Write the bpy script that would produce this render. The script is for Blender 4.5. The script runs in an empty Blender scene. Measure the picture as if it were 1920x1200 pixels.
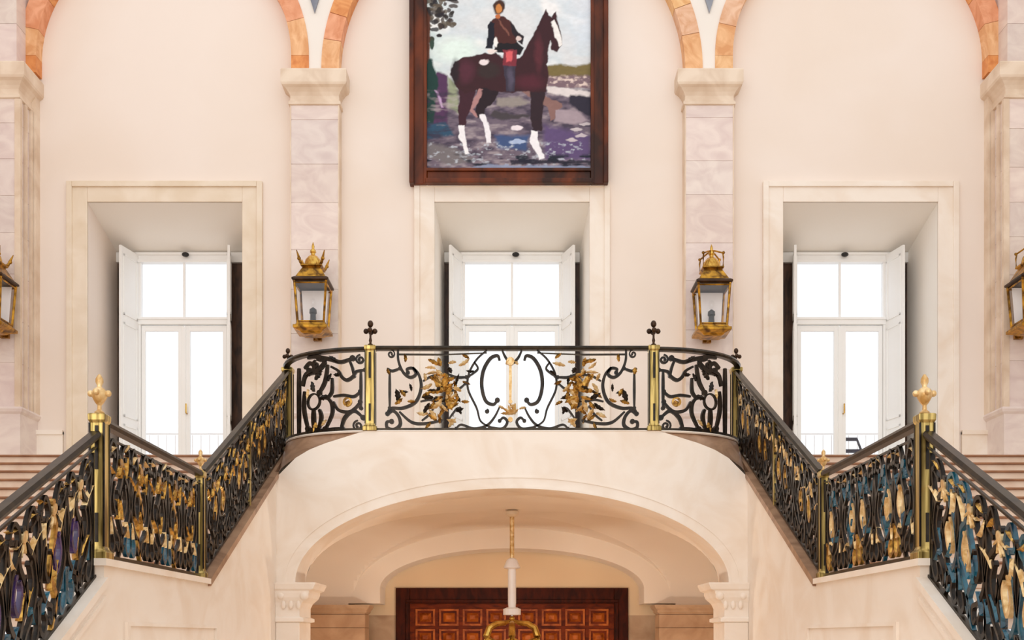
import bpy, math, random
import numpy as np
from mathutils import Vector, noise
random.seed(7)
PI = math.pi
SC = bpy.context.scene
COL = SC.collection

# ------------------------------------------------------------------ camera, world, lights, exposure
# X right, Y away from the camera, Z up with the eye at Z = 0 (the hall floor is at -1.6)
FPX, CX, HY = 2000.0, 960.0, 1195.0
cam = bpy.data.cameras.new('camera')
cam.sensor_width = 36.0
cam.lens = 36.0 * FPX / 1920.0
cam.shift_y = (HY - 600.0) / 1920.0
cam.clip_end = 200
camo = bpy.data.objects.new('camera', cam)
camo.location = (0, 0, 0)
camo.rotation_euler = (PI / 2, 0, 0)
COL.objects.link(camo)
SC.camera = camo

w = bpy.data.worlds.new('sky')
SC.world = w
w.use_nodes = True
bg = w.node_tree.nodes['Background']
bg.inputs[0].default_value = (0.95, 0.975, 1.0, 1)
bg.inputs[1].default_value = 1.6

def area(name, loc, rot, sx, sy, power, color):
    l = bpy.data.lights.new(name, 'AREA')
    l.shape = 'RECTANGLE'
    l.size, l.size_y, l.energy, l.color = sx, sy, power, color
    o = bpy.data.objects.new(name, l)
    o.location, o.rotation_euler = loc, rot
    COL.objects.link(o)
    return o
# added warm fill lamps without a visible source: one overhead, one behind the camera
area('overhead_fill', (0, 6, 15), (math.radians(-8), 0, 0), 12, 10, 60, (1.0, 0.90, 0.76))
area('front_fill', (-3.0, -6, 4.0), (math.radians(88), 0, math.radians(-8)), 10, 6, 620, (1.0, 0.91, 0.80))  # unseen fill that also brightens the window recesses
SC.view_settings.view_transform = 'Standard'
SC.view_settings.look = 'None'
SC.view_settings.gamma = 1
SC.view_settings.use_curve_mapping = False
SC.view_settings.exposure = -0.36

# ------------------------------------------------------------------ materials
def lin(c):
    return tuple(((v / 255) / 12.92 if v / 255 <= 0.04045 else ((v / 255 + 0.055) / 1.055) ** 2.4) for v in c)

def mat(name, c1, c2=None, scale=3.0, rough=0.5, metal=0.0, bump=0.0, vcol=False, detail=5, stretch=(1, 1, 1), spec=0.5, emit=None, estr=0, contrast=(0.35, 0.65), distort=0.6):
    m = bpy.data.materials.new(name)
    m.use_nodes = True
    nt = m.node_tree
    b = nt.nodes['Principled BSDF']
    b.inputs['Roughness'].default_value = rough
    b.inputs['Metallic'].default_value = metal
    b.inputs['Specular IOR Level'].default_value = spec
    c1 = lin(c1)
    c2 = lin(c2) if c2 else tuple(v * 0.9 for v in c1)
    tc = nt.nodes.new('ShaderNodeTexCoord')
    mp = nt.nodes.new('ShaderNodeMapping')
    mp.inputs['Scale'].default_value = stretch
    nt.links.new(tc.outputs['Object'], mp.inputs[0])
    n = nt.nodes.new('ShaderNodeTexNoise')
    n.inputs['Scale'].default_value = scale
    n.inputs['Detail'].default_value = detail
    n.inputs['Distortion'].default_value = distort
    nt.links.new(mp.outputs[0], n.inputs['Vector'])
    r = nt.nodes.new('ShaderNodeValToRGB')
    r.color_ramp.elements[0].position, r.color_ramp.elements[1].position = contrast
    r.color_ramp.elements[0].color = (*c1, 1)
    r.color_ramp.elements[1].color = (*c2, 1)
    nt.links.new(n.outputs[0], r.inputs[0])
    out = r.outputs[0]
    if vcol:
        a = nt.nodes.new('ShaderNodeAttribute')
        a.attribute_name = 'Col'
        mx = nt.nodes.new('ShaderNodeMix')
        mx.data_type = 'RGBA'
        mx.blend_type = 'MULTIPLY'
        mx.inputs[0].default_value = 1
        nt.links.new(out, mx.inputs[6])
        nt.links.new(a.outputs['Color'], mx.inputs[7])
        out = mx.outputs[2]
    nt.links.new(out, b.inputs['Base Color'])
    if bump:
        bp = nt.nodes.new('ShaderNodeBump')
        bp.inputs['Strength'].default_value = bump
        bp.inputs['Distance'].default_value = 0.01
        nt.links.new(n.outputs[0], bp.inputs['Height'])
        nt.links.new(bp.outputs[0], b.inputs['Normal'])
    if emit:
        b.inputs['Emission Color'].default_value = (*lin(emit), 1)
        b.inputs['Emission Strength'].default_value = estr
    return m

def glassmat(name, tint, gloss=0.08):
    m = bpy.data.materials.new(name)
    m.use_nodes = True
    nt = m.node_tree
    nt.nodes.remove(nt.nodes['Principled BSDF'])
    o = nt.nodes['Material Output']
    t = nt.nodes.new('ShaderNodeBsdfTransparent')
    t.inputs[0].default_value = (*tint, 1)
    g = nt.nodes.new('ShaderNodeBsdfGlossy')
    g.inputs['Roughness'].default_value = 0.03
    mx = nt.nodes.new('ShaderNodeMixShader')
    mx.inputs[0].default_value = gloss
    nt.links.new(t.outputs[0], mx.inputs[1])
    nt.links.new(g.outputs[0], mx.inputs[2])
    nt.links.new(mx.outputs[0], o.inputs[0])
    return m

M = {}
M['plaster'] = mat('plaster', (243, 229, 218), (239, 223, 209), 0.5, 0.85, spec=0.2, detail=2)
M['plaster_white'] = mat('plaster_white', (243, 236, 228), (240, 231, 221), 0.6, 0.8, spec=0.2, detail=2)
M['reveal'] = mat('recess_paint', (250, 244, 236), (247, 240, 231), 0.6, 0.7, spec=0.25, detail=2)
M['vault'] = mat('vault_plaster', (244, 232, 220), (238, 224, 210), 0.6, 0.85, spec=0.2, detail=2)
M['lunette'] = mat('lunette_plaster', (234, 208, 174), (228, 200, 166), 0.6, 0.85, spec=0.2, detail=2)
M['stone'] = mat('cream_stone', (247, 235, 222), (236, 217, 197), 1.3, 0.45, detail=7, distort=1.5, contrast=(.4, .75))
M['marble'] = mat('pink_marble', (236, 221, 212), (222, 203, 196), 2.2, 0.4, vcol=True, detail=8, distort=1.5, stretch=(1, 1, 1.6))
M['beige'] = mat('beige_stone', (240, 224, 204), (228, 208, 182), 2.0, 0.45, detail=6)
M['capstone'] = mat('capital_stone', (236, 216, 194), (216, 190, 164), 2.5, 0.5, detail=6)
M['vouss'] = mat('voussoir_stone', (255, 250, 246), (232, 205, 180), 3.5, 0.5, vcol=True, detail=6, distort=2)
M['tan'] = mat('tan_marble', (178, 140, 110), (142, 106, 80), 2.5, 0.4, detail=6, distort=2)
M['pier'] = mat('brown_pier_stone', (205, 172, 140), (176, 140, 108), 2.0, 0.5, vcol=True, detail=6)
M['tread'] = mat('brown_tread_marble', (170, 122, 88), (140, 96, 68), 3.0, 0.35, detail=6)
M['riser'] = mat('pink_riser_marble', (248, 228, 206), (238, 208, 182), 3.0, 0.45, detail=6)
M['white_paint'] = mat('white_paint', (251, 250, 248), (248, 246, 243), 1, 0.5)
M['gap_shade'] = mat('gap_shade_brown', (92, 62, 44), (44, 27, 18), 5, 0.45, detail=6, stretch=(3, 3, 0.6))  # shade of the shutter gaps, given as a dark brown colour
M['iron'] = mat('dark_iron', (46, 35, 25), (22, 17, 13), 14, 0.32, metal=0.55, detail=3)
M['railiron'] = mat('bronze_handrail', (62, 50, 34), (34, 28, 20), 8, 0.3, metal=0.6)
M['gold'] = mat('gilding', (222, 172, 84), (118, 80, 30), 16, 0.3, metal=0.75, detail=3)
M['palegold'] = mat('pale_gilding', (240, 212, 160), (196, 150, 84), 14, 0.35, metal=0.4, detail=3)
M['teal'] = mat('teal_glint', (20, 92, 112), (12, 48, 66), 9, 0.25, spec=0.7)  # bluish glints on the ironwork, painted as a base colour
M['violet'] = mat('violet_glint', (74, 52, 110), (40, 26, 60), 9, 0.25, spec=0.7)  # purple glints on the ironwork, painted the same way
M['brass'] = mat('brass', (232, 190, 96), (168, 118, 44), 7, 0.24, metal=0.85, detail=3)
M['post'] = mat('brass_post', (216, 186, 112), (120, 98, 46), 5, 0.3, metal=0.7, detail=2, stretch=(6, 6, 0.4))
M['lampbrass'] = mat('aged_lamp_brass', (206, 150, 50), (96, 62, 18), 9, 0.28, metal=0.8, detail=3)
M['darkbrass'] = mat('dark_brass', (70, 44, 20), (38, 22, 12), 6, 0.4, metal=0.5)
M['black'] = mat('black_metal', (30, 28, 28), (18, 17, 17), 4, 0.4)
M['navy'] = mat('navy_metal', (26, 32, 62), (18, 22, 44), 4, 0.4)
M['frame'] = mat('picture_frame_wood', (118, 50, 6), (50, 19, 2), 1.3, 0.4, detail=5, stretch=(2, 2, 0.7), spec=0.3)
M['wood'] = mat('door_wood', (128, 50, 14), (80, 26, 6), 4, 0.5, spec=0.12, detail=6, stretch=(1, 1, 3))
M['wood_dark'] = mat('door_frame_wood', (74, 24, 6), (46, 14, 4), 4, 0.5, spec=0.12, detail=6, stretch=(3, 1, 1))
M['wood_gold'] = mat('door_panel_wood', (190, 100, 34), (124, 52, 14), 6, 0.45, spec=0.2, detail=5)
M['porcelain'] = mat('white_enamel', (252, 246, 244), (246, 238, 236), 3, 0.3)
M['glass'] = glassmat('window_glass', (0.985, 0.99, 1.0), 0.04)
M['lampglass'] = glassmat('lantern_glass', (1.0, 1.0, 1.0), 0.04)
M['floorm'] = mat('hall_floor_marble', (226, 200, 172), (210, 180, 150), 1.0, 0.3)
M['inlay'] = mat('grey_inlay_stone', (150, 152, 160), (120, 122, 134), 3, 0.4)
M['bulb'] = mat('lamp_bulb', (255, 245, 225), (255, 245, 225), 1, 0.4, emit=(255, 226, 180), estr=2.0)

def canvas_mat():
    m = bpy.data.materials.new('oil_painting')
    m.use_nodes = True
    nt = m.node_tree
    b = nt.nodes['Principled BSDF']
    b.inputs['Roughness'].default_value = 0.5
    b.inputs['Specular IOR Level'].default_value = 0.25
    a = nt.nodes.new('ShaderNodeAttribute')
    a.attribute_name = 'Col'
    nt.links.new(a.outputs['Color'], b.inputs['Base Color'])
    return m
M['canvas'] = canvas_mat()

# ------------------------------------------------------------------ mesh builder
class MB:
    def __init__(s):
        s.v, s.f, s.c = [], [], []
    def add(s, vs, fs, col=None):
        n = len(s.v)
        s.v += [tuple(p) for p in vs]
        for f in fs:
            s.f.append([i + n for i in f])
            s.c.append(col)
        return s
    def box(s, x0, x1, y0, y1, z0, z1, col=None, taper=None):
        vs = [(x0, y0, z0), (x1, y0, z0), (x1, y1, z0), (x0, y1, z0), (x0, y0, z1), (x1, y0, z1), (x1, y1, z1), (x0, y1, z1)]
        if taper:
            mx, my = (x0 + x1) / 2, (y0 + y1) / 2
            vs = vs[:4] + [(mx + (p[0] - mx) * taper, my + (p[1] - my) * taper, p[2]) for p in vs[4:]]
        return s.add(vs, [(0, 3, 2, 1), (4, 5, 6, 7), (0, 1, 5, 4), (1, 2, 6, 5), (2, 3, 7, 6), (3, 0, 4, 7)], col)
    def prism(s, pts, d0, d1, axis='y', col=None):
        """pts 2D; axis y: (x,z) extruded in y; axis x: (y,z) extruded in x; axis z: (x,y) extruded in z"""
        f = {'y': lambda a, b, d: (a, d, b), 'x': lambda a, b, d: (d, a, b), 'z': lambda a, b, d: (a, b, d)}[axis]
        n = len(pts)
        vs = [f(a, b, d0) for a, b in pts] + [f(a, b, d1) for a, b in pts]
        fs = [list(range(n)), list(range(2 * n - 1, n - 1, -1))]
        fs += [(i, i + n, (i + 1) % n + n, (i + 1) % n) for i in range(n)]
        return s.add(vs, fs, col)
    def lathe(s, prof, c=(0, 0, 0), n=20, col=None, sq=False, rot=0):
        vs, fs = [], []
        if sq:
            n = 4
            rot = PI / 4
        for r, z in prof:
            rr = r * (math.sqrt(2) if sq else 1)
            for k in range(n):
                a = rot + 2 * PI * k / n
                vs.append((c[0] + rr * math.cos(a), c[1] + rr * math.sin(a), c[2] + z))
        for j in range(len(prof) - 1):
            for k in range(n):
                k2 = (k + 1) % n
                fs.append((j * n + k, j * n + k2, (j + 1) * n + k2, (j + 1) * n + k))
        fs.append(list(range(n))[::-1])
        fs.append([(len(prof) - 1) * n + k for k in range(n)])
        return s.add(vs, fs, col)
    def tube(s, path, r, n=8, col=None):
        path = [Vector(p) for p in path]
        vs, fs = [], []
        m = len(path)
        up = Vector((0, 0, 1))
        for i, p in enumerate(path):
            t = (path[min(i + 1, m - 1)] - path[max(i - 1, 0)]).normalized()
            a = t.cross(up)
            if a.length < 1e-3:
                a = t.cross(Vector((0, 1, 0)))
            a.normalize()
            b = t.cross(a).normalized()
            rr = r[i] if isinstance(r, (list, tuple)) else r
            for k in range(n):
                an = 2 * PI * k / n
                vs.append(p + a * math.cos(an) * rr + b * math.sin(an) * rr)
        for i in range(m - 1):
            for k in range(n):
                k2 = (k + 1) % n
                fs.append((i * n + k, i * n + k2, (i + 1) * n + k2, (i + 1) * n + k))
        fs.append(list(range(n))[::-1])
        fs.append([(m - 1) * n + k for k in range(n)])
        return s.add(vs, fs, col)
    def sphere(s, c, r, n=12, m=8, sc=(1, 1, 1), col=None):
        prof = [(max(1e-4, r * math.sin(PI * j / m)), -r * math.cos(PI * j / m)) for j in range(m + 1)]
        k = len(s.v)
        s.lathe(prof, (0, 0, 0), n, col)
        for i in range(k, len(s.v)):
            p = s.v[i]
            s.v[i] = (c[0] + p[0] * sc[0], c[1] + p[1] * sc[1], c[2] + p[2] * sc[2])
        return s
    def build(s, name, m, parent=None, smooth=False, bevel=0, local=False):
        me = bpy.data.meshes.new(name)
        off = Vector((0, 0, 0))
        if parent is not None and not local:
            off = Vector(parent.location)
            if parent.parent is not None:
                off = off + Vector(parent.parent.location)
        me.from_pydata([(p[0] - off[0], p[1] - off[1], p[2] - off[2]) for p in s.v], [], s.f)
        me.materials.append(m)
        if m in (M['marble'], M['pier'], M['vouss']):
            at = me.color_attributes.new('Col', 'FLOAT_COLOR', 'CORNER')
            buf = []
            for f, c in zip(s.f, s.c):
                cc = (*(c or (1, 1, 1)), 1)
                buf += list(cc) * len(f)
            at.data.foreach_set('color', buf)
        me.validate()
        import bmesh
        bm = bmesh.new()
        bm.from_mesh(me)
        bmesh.ops.recalc_face_normals(bm, faces=bm.faces)
        bm.to_mesh(me)
        bm.free()
        if smooth:
            me.polygons.foreach_set('use_smooth', [True] * len(me.polygons))
            try:
                me.set_sharp_from_angle(angle=math.radians(38))
            except Exception:
                pass
        o = bpy.data.objects.new(name, me)
        COL.objects.link(o)
        if parent is not None:
            o.parent = parent
        if bevel:
            b = o.modifiers.new('bevel', 'BEVEL')
            b.width = bevel
            b.segments = 2
            b.limit_method = 'ANGLE'
        return o

def thing(name, label, cat, loc=(0, 0, 0), group=None, kind=None):
    o = bpy.data.objects.new(name, None)
    COL.objects.link(o)
    o.location = loc
    o.empty_display_size = 0.1
    return tag(o, label, cat, group, kind)

def tag(o, label=None, cat=None, group=None, kind=None):
    if label: o['label'] = label
    if cat: o['category'] = cat
    if group: o['group'] = group
    if kind: o['kind'] = kind
    return o

def copy_tree(o, parent=None):
    c = o.copy()
    COL.objects.link(c)
    c.parent = parent
    for ch in list(o.children):
        copy_tree(ch, c)
    return c

def X(px, y): return (px - CX) * y / FPX
def Z(py, y): return (HY - py) * y / FPX

# ------------------------------------------------------------------ key measurements
FLOOR = -1.6
WALL = 16.0        # plane of the back wall
PILF = 15.78       # front of the pilasters
LAND = 2.5         # upper landing level
ARCHY = 12.9       # front plane of the arch carrying the landing
SX = 2.92          # balustrade line
SIN = 2.85         # inner face of the stair walls
AY, BY, CY = 7.55, 10.0, 13.9
DX, DY = 1.72, 12.96
MIDL = 0.55        # top of the string wall along the half landing
EDGE = 8.6
TOP = 11.6

# ------------------------------------------------------------------ room shell
MB().box(-EDGE, EDGE, -7, 20, FLOOR - 0.1, FLOOR).build('floor', M['floorm'])['kind'] = 'structure'

WC = {1: (-5.20, -5.28), 2: (0.0, 0.0), 3: (5.22, 5.28)}   # opening centre at the wall, window centre at the back
HW = 1.16
HEAD = 6.52
wb = MB()
xs = [-EDGE]
for k in (1, 2, 3):
    xs += [WC[k][0] - HW, WC[k][0] + HW]
xs.append(EDGE)
for i in range(0, 8, 2):
    wb.box(xs[i], xs[i + 1], WALL, WALL + 1.35, LAND - 0.3, TOP)
for k in (1, 2, 3):
    wb.box(WC[k][0] - HW, WC[k][0] + HW, WALL, WALL + 1.35, HEAD, TOP)
# solid behind the landing below window level
wb.build('wall_back', M['plaster'])['kind'] = 'structure'
MB().box(-EDGE - .2, -EDGE, 2, 17.3, FLOOR, TOP).build('wall_left', M['plaster'])['kind'] = 'structure'
MB().box(EDGE, EDGE + .2, 2, 17.3, FLOOR, TOP).build('wall_right', M['plaster_white'])['kind'] = 'structure'

# ------------------------------------------------------------------ windows
BK = 17.2
def window(k):
    c0, c1 = WC[k]
    mid = k == 2
    gh = 0.80 if mid else 0.735       # half width of the glazed opening
    bh = 1.09
    zt, zg = 6.19, 6.03
    root = thing('window_%d' % k, {1: 'tall french window in deep white recess left of the central painting',
                                  2: 'tall french window in deep white recess below the painting',
                                  3: 'tall french window in deep white recess right of the painting'}[k], 'window',
                 (c0, WALL, LAND), kind='structure')
    # splayed reveal lining: sides and sloping head
    r = MB()
    t = 0.03
    for s in (-1, 1):
        xa, xb = c0 + s * HW, c1 + s * bh
        r.add([(xa, WALL, LAND), (xb, BK, LAND), (xb, BK, zt + .02), (xa, WALL, HEAD),
               (xa + s * .001, WALL, LAND), (xb + s * t, BK, LAND), (xb + s * t, BK, zt + .02), (xa + s * .001, WALL, HEAD)],
              [(0, 1, 2, 3), (4, 7, 6, 5), (0, 3, 7, 4), (1, 5, 6, 2)])
    r.build('reveal', M['reveal'], root)
    h = MB()
    h.add([(c0 - HW, WALL, HEAD), (c0 + HW, WALL, HEAD), (c1 + bh, BK, zt), (c1 - bh, BK, zt),
           (c0 - HW, WALL, HEAD + .01), (c0 + HW, WALL, HEAD + .01), (c1 + bh, BK, HEAD + .01), (c1 - bh, BK, HEAD + .01)],
          [(0, 1, 2, 3), (4, 7, 6, 5), (0, 4, 5, 1), (1, 5, 6, 2), (2, 6, 7, 3), (3, 7, 4, 0)])
    h.build('recess_ceiling', M['reveal'], root)
    # dark strips painting in the shade of the gaps behind the open shutters
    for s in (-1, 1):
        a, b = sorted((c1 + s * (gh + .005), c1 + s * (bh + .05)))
        MB().box(a, b, BK, BK + .1, LAND, zt - .02).build('gap_shade_strip', M['gap_shade'], root)
    MB().box(c0 - HW, c0 + HW, WALL, BK, LAND - .06, LAND).build('sill_floor', M['beige'], root)
    # white window frame, transom, sashes
    f = MB()
    f.box(c1 - bh, c1 + bh, BK - .06, BK + .06, zg, zt)
    f.box(c1 - gh - .02, c1 + gh + .02, BK - .09, BK - .04, zg - .005, zg + .035)
    f.box(c1 - gh - .02, c1 + gh + .02, BK - .09, BK - .04, zt - .05, zt - .01)
    for s in (-1, 1):
        a, b = sorted((c1 + s * (gh - .045), c1 + s * (gh + .01)))
        f.box(a, b, BK - .05, BK + .06, LAND, zg)
    f.box(c1 - gh, c1 + gh, BK - .05, BK + .06, LAND, LAND + .12)
    f.build('frame', M['white_paint'], root, bevel=.006)
    tr = MB()
    tr.box(c1 - gh, c1 + gh, BK - .07, BK + .05, 5.03, 5.12)
    tr.box(c1 - gh, c1 + gh, BK - .09, BK - .03, 5.10, 5.14)
    tr.build('transom', M['white_paint'], root, bevel=.006)
    MB().box(c1 - .018 , c1 + .018, BK - .02, BK + .02, 5.12, zg).build('muntin', M['white_paint'], root)
    for s in (-1, 1):
        sa = MB()
        x0, x1 = sorted((c1 + s * .01, c1 + s * (gh - .05)))
        zb = LAND + .13
        wi = .085
        sa.box(x0, x0 + (wi if s > 0 else .06), BK - .03, BK + .03, zb, 5.02)
        sa.box(x1 - (wi if s < 0 else .06), x1, BK - .03, BK + .03, zb, 5.02)
        sa.box(x0 + .05, x1 - .05, BK - .026, BK + .026, 4.93, 5.018)
        sa.box(x0 + .05, x1 - .05, BK - .026, BK + .026, zb + .002, zb + .32)
        so = sa.build('sash', M['white_paint'], root, bevel=.005)
        MB().box(x0 + .05, x1 - .05, BK - .004, BK + .004, zb + .3, 4.93).build('pane', M['glass'], so)
        MB().box(c1 + s * gh * .5 - gh * .47, c1 + s * gh * .5 + gh * .47, BK - .004, BK + .004, 5.12, zg + .01).build('pane', M['glass'], root)
    MB().box(c1 - .035, c1 + .035, BK - .05, BK - .028, LAND + .14, 5.0).build('meeting_strip', M['white_paint'], root, bevel=.005)
    MB().sphere((c1 + (0.05 if not mid else 0.06), BK - .12, zt - .06), .045, sc=(1.3, 1, .8)).build('knob', M['black'], root, smooth=True)
    MB().tube([(c1 + .05, BK - .03, 3.6), (c1 + .05, BK - .09, 3.6), (c1 + .05, BK - .09, 3.75)], .012).build('handle', M['brass'], root)
    # folded shutters standing at right angles to the wall
    for s in (-1, 1):
        n1 = 0.97 if mid else 0.85
        hx, nx = c1 + s * gh, c1 + s * n1
        hy, ny = BK - .03, 16.68
        d = Vector((nx - hx, ny - hy, 0))
        L = d.length
        d.normalize()
        nrm = Vector((-d.y, d.x, 0)) * (1 if s > 0 else -1)
        def P(u, n_, z): return tuple(Vector((hx, hy, z)) + d * u + nrm * n_)
        def slab(mb, u0, u1, n0, n1_, z0, z1):
            vs = [P(u0, n0, z0), P(u1, n0, z0), P(u1, n1_, z0), P(u0, n1_, z0), P(u0, n0, z1), P(u1, n0, z1), P(u1, n1_, z1), P(u0, n1_, z1)]
            mb.add(vs, [(0, 3, 2, 1), (4, 5, 6, 7), (0, 1, 5, 4), (1, 2, 6, 5), (2, 3, 7, 6), (3, 0, 4, 7)])
        q = MB()
        slab(q, 0, L, -.02, .02, LAND + .03, 6.14)
        sh = q.build('shutter', M['white_paint'], root, bevel=.004)
        q = MB()
        for z0, z1 in ((LAND + .15, 3.35), (3.47, 4.95), (5.07, 6.02)):
            for sgn in (-1, 1):
                n0 = .02 * sgn
                slab(q, .06, L - .06, *sorted((n0, n0 + .012 * sgn)), z0, z0 + .03)
                slab(q, .06, L - .06, *sorted((n0, n0 + .012 * sgn)), z1 - .03, z1)
                slab(q, .06, .09, *sorted((n0, n0 + .012 * sgn)), z0, z1)
                slab(q, L - .09, L - .06, *sorted((n0, n0 + .012 * sgn)), z0, z1)
        q.build('moulding', M['white_paint'], sh)
    # stone surround
    a = MB()
    wdt, zt2 = .27, HEAD + .27
    for (b0, b1, yy) in ((0, wdt, .035), (wdt - .05, wdt + .035, .065)):
        for s in (-1, 1):
            xa, xb = sorted((c0 + s * (HW + b0), c0 + s * (HW + b1)))
            a.box(xa, xb, WALL - yy, WALL, LAND, HEAD + b1)
        a.box(c0 - HW - b0, c0 + HW + b0, WALL - yy, WALL, HEAD + b0, HEAD + b1)
    a.build('surround', M['beige'] if k == 1 else M['stone'], root, bevel=.008)
    return root
for k in (1, 2, 3):
    window(k)

# balcony outside with pale rail and a chair
for k in (1, 2, 3):
    c = WC[k][1]
    pos = {1: 'left', 2: 'middle', 3: 'right'}[k]
    b = thing('balcony', 'pale balcony with thin white bars outside the %s french window' % pos, 'balcony', (c, 18.0, LAND), 'balconies outside the windows')
    MB().box(c - 1.3, c + 1.3, BK + .15, 18.75, LAND - .15, LAND - .02).build('slab', M['stone'], b)
    r = MB()
    r.box(c - 1.25, c + 1.25, 18.61, 18.65, 3.54, 3.56)
    r.box(c - 1.25, c + 1.25, 18.6, 18.66, 2.6, 2.64)
    r.build('rail', M['white_paint'], b)
    q = MB()
    for i in range(17):
        x = c - 1.2 + i * .15
        q.box(x - .005, x + .005, 18.62, 18.64, LAND - .05, 3.53)
    q.build('bars', M['white_paint'], b)
ch = thing('balcony_chair', 'dark navy metal chair on the balcony outside the right french window', 'chair', (5.78, 18.0, LAND - .02))
zc = LAND - .02
for sx in (-1, 1):
    MB().tube([(5.78 + sx * .2, 17.82, zc), (5.78 + sx * .19, 17.84, zc + .45)], .014).build('leg', M['navy'], ch)
    MB().tube([(5.78 + sx * .21, 18.22, zc), (5.78 + sx * .19, 18.18, zc + .45)], .014).build('leg', M['navy'], ch)
MB().box(5.58, 5.98, 17.82, 18.2, zc + .44, zc + .47).build('seat', M['navy'], ch, bevel=.01)
bk = MB()
bk.tube([(5.57, 18.19, zc + .45), (5.57, 18.22, zc + .66), (5.645, 18.25, zc + .91), (5.90, 18.25, zc + .91), (5.985, 18.22, zc + .66), (5.985, 18.19, zc + .45)], .022)
bk.box(5.575, 5.985, 18.2, 18.24, zc + .67, zc + .73)
bk.box(5.64, 5.905, 18.23, 18.27, zc + .88, zc + .935)
bk.build('backrest', M['navy'], ch)

# ------------------------------------------------------------------ pilasters of the back wall
def tint(): 
    v = random.uniform(.93, 1.04)
    return (v * random.uniform(.99, 1.03), v, v * random.uniform(.97, 1.02))
def cap_profile():  # (outset, z) rising
    return [(0, -.50), (.03, -.49), (.03, -.45), (.005, -.43), (.005, -.36), (.03, -.31), (.07, -.26), (.115, -.23), (.13, -.20), (.13, -.02), (.12, 0)]
def stepped(mb, x0, x1, y0, y1, prof, zb, col=None):
    """profile swept around the front and two sides of a rectangle (y1 is the wall)"""
    vs, fs = [], []
    for o, z in prof:
        vs += [(x0 - o, y1, zb + z), (x0 - o, y0 - o * .8, zb + z), (x1 + o, y0 - o * .8, zb + z), (x1 + o, y1, zb + z)]
    for j in range(len(prof) - 1):
        for k in range(3):
            fs.append((j * 4 + k, j * 4 + k + 1, (j + 1) * 4 + k + 1, (j + 1) * 4 + k))
    fs.append((0, 1, 2, 3))
    n = (len(prof) - 1) * 4
    fs.append((n, n + 1, n + 2, n + 3))
    fs.append([j * 4 for j in range(len(prof))] + [])
    mb.add(vs, fs[:-1], col)
SPR = 8.37
def pilaster(x0, x1, yf, spring, label, blocks=True):
    r = thing('pilaster', label, 'pilaster', ((x0 + x1) / 2, yf, LAND))
    s = MB()
    z = 3.32
    hs = [.62, .55, .72, .58, .66, .5, .7]
    i = 0
    while z < spring - .5:
        z2 = min(z + hs[i % 7] * random.uniform(.9, 1.15), spring - .495)
        s.box(x0 + (.004 if i % 2 else 0), x1, yf, WALL, z, z2 - .006, tint())
        z = z2
        i += 1
    s.box(x0 + .01, x1 - .01, yf + .008, WALL, 3.3, spring - .5, (.9, .86, .82))
    s.build('shaft', M['marble'], r)
    # border fillet at both edges of the shaft
    e = MB()
    e.box(x0 - .008, x0 + .008, yf - .006, WALL, 3.32, spring - .5)
    e.box(x1 - .008, x1 + .008, yf - .006, WALL, 3.32, spring - .5)
    e.build('edge_fillet', M['capstone'], r)
    c = MB()
    stepped(c, x0, x1, yf, WALL, cap_profile(), spring)
    c.build('capital', M['capstone'], r)
    p = MB()
    stepped(p, x0, x1, yf, WALL, [(.05, -.84), (.05, -.74), (.03, -.70), (.03, -.10), (.06, -.07), (.075, -.03), (.06, 0), (0, .01)], 3.33)
    p.build('pedestal', M['marble'], r)
    return r
PL, PR = X(545, PILF), X(635, PILF)
pilaster(PL, PR, PILF, SPR, 'pink marble pilaster between the left french window and the painting')
pilaster(-PR, -PL, PILF, SPR, 'pink marble pilaster between the painting and the right french window')
EX = 7.15
def endpier(s):
    side = 'left' if s < 0 else 'right'
    x0, x1 = sorted((s * EX, s * EDGE))
    r = thing('corner_pier', 'tall projecting stone pier at the far %s edge of the hall' % side, 'pier', (s * 7.6, 15.45, LAND))
    sp = 8.3
    m = MB()
    z, i = 3.34, 0
    while z < sp - .5:
        z2 = min(z + random.uniform(.5, .75), sp - .495)
        m.box(x0, x1, 15.45, WALL, z, z2 - .006, tint())
        z = z2
    m.box(x0 + .01, x1 - .01, 15.458, WALL, 3.3, sp - .5, (.9, .86, .82))
    # upper block above the capital
    xa, xb = sorted((s * 7.2, s * EDGE))
    z = sp
    while z < TOP:
        m.box(xa, xb, 15.5, WALL, z, min(z + .62, TOP) - .006, tint())
        z += .62
    m.build('shaft', M['marble'], r)
    e = MB()
    for yy in (15.45, 15.62, 15.80):
        a, b = sorted((s * (EX - .035), s * (EX + .05)))
        e.box(a, b, yy - .012, yy + .05, 3.32, sp - .5)
    a, b = sorted((s * (EX - .07), s * (EX + .05)))
    e.box(a, b, 15.86, WALL, 3.32, sp - .1)
    e.build('edge_fillet', M['capstone'], r)
    c = MB()
    stepped(c, x0, x1, 15.45, WALL, cap_profile(), sp)
    c.build('capital', M['capstone'], r)
    p = MB()
    stepped(p, x0, x1, 15.45, WALL, [(.06, -.84), (.06, -.74), (.04, -.70), (.04, -.10), (.07, -.07), (.085, -.03), (.07, 0), (0, .01)], 3.33)
    p.build('pedestal', M['marble'], r)
endpier(-1)
endpier(1)

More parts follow.
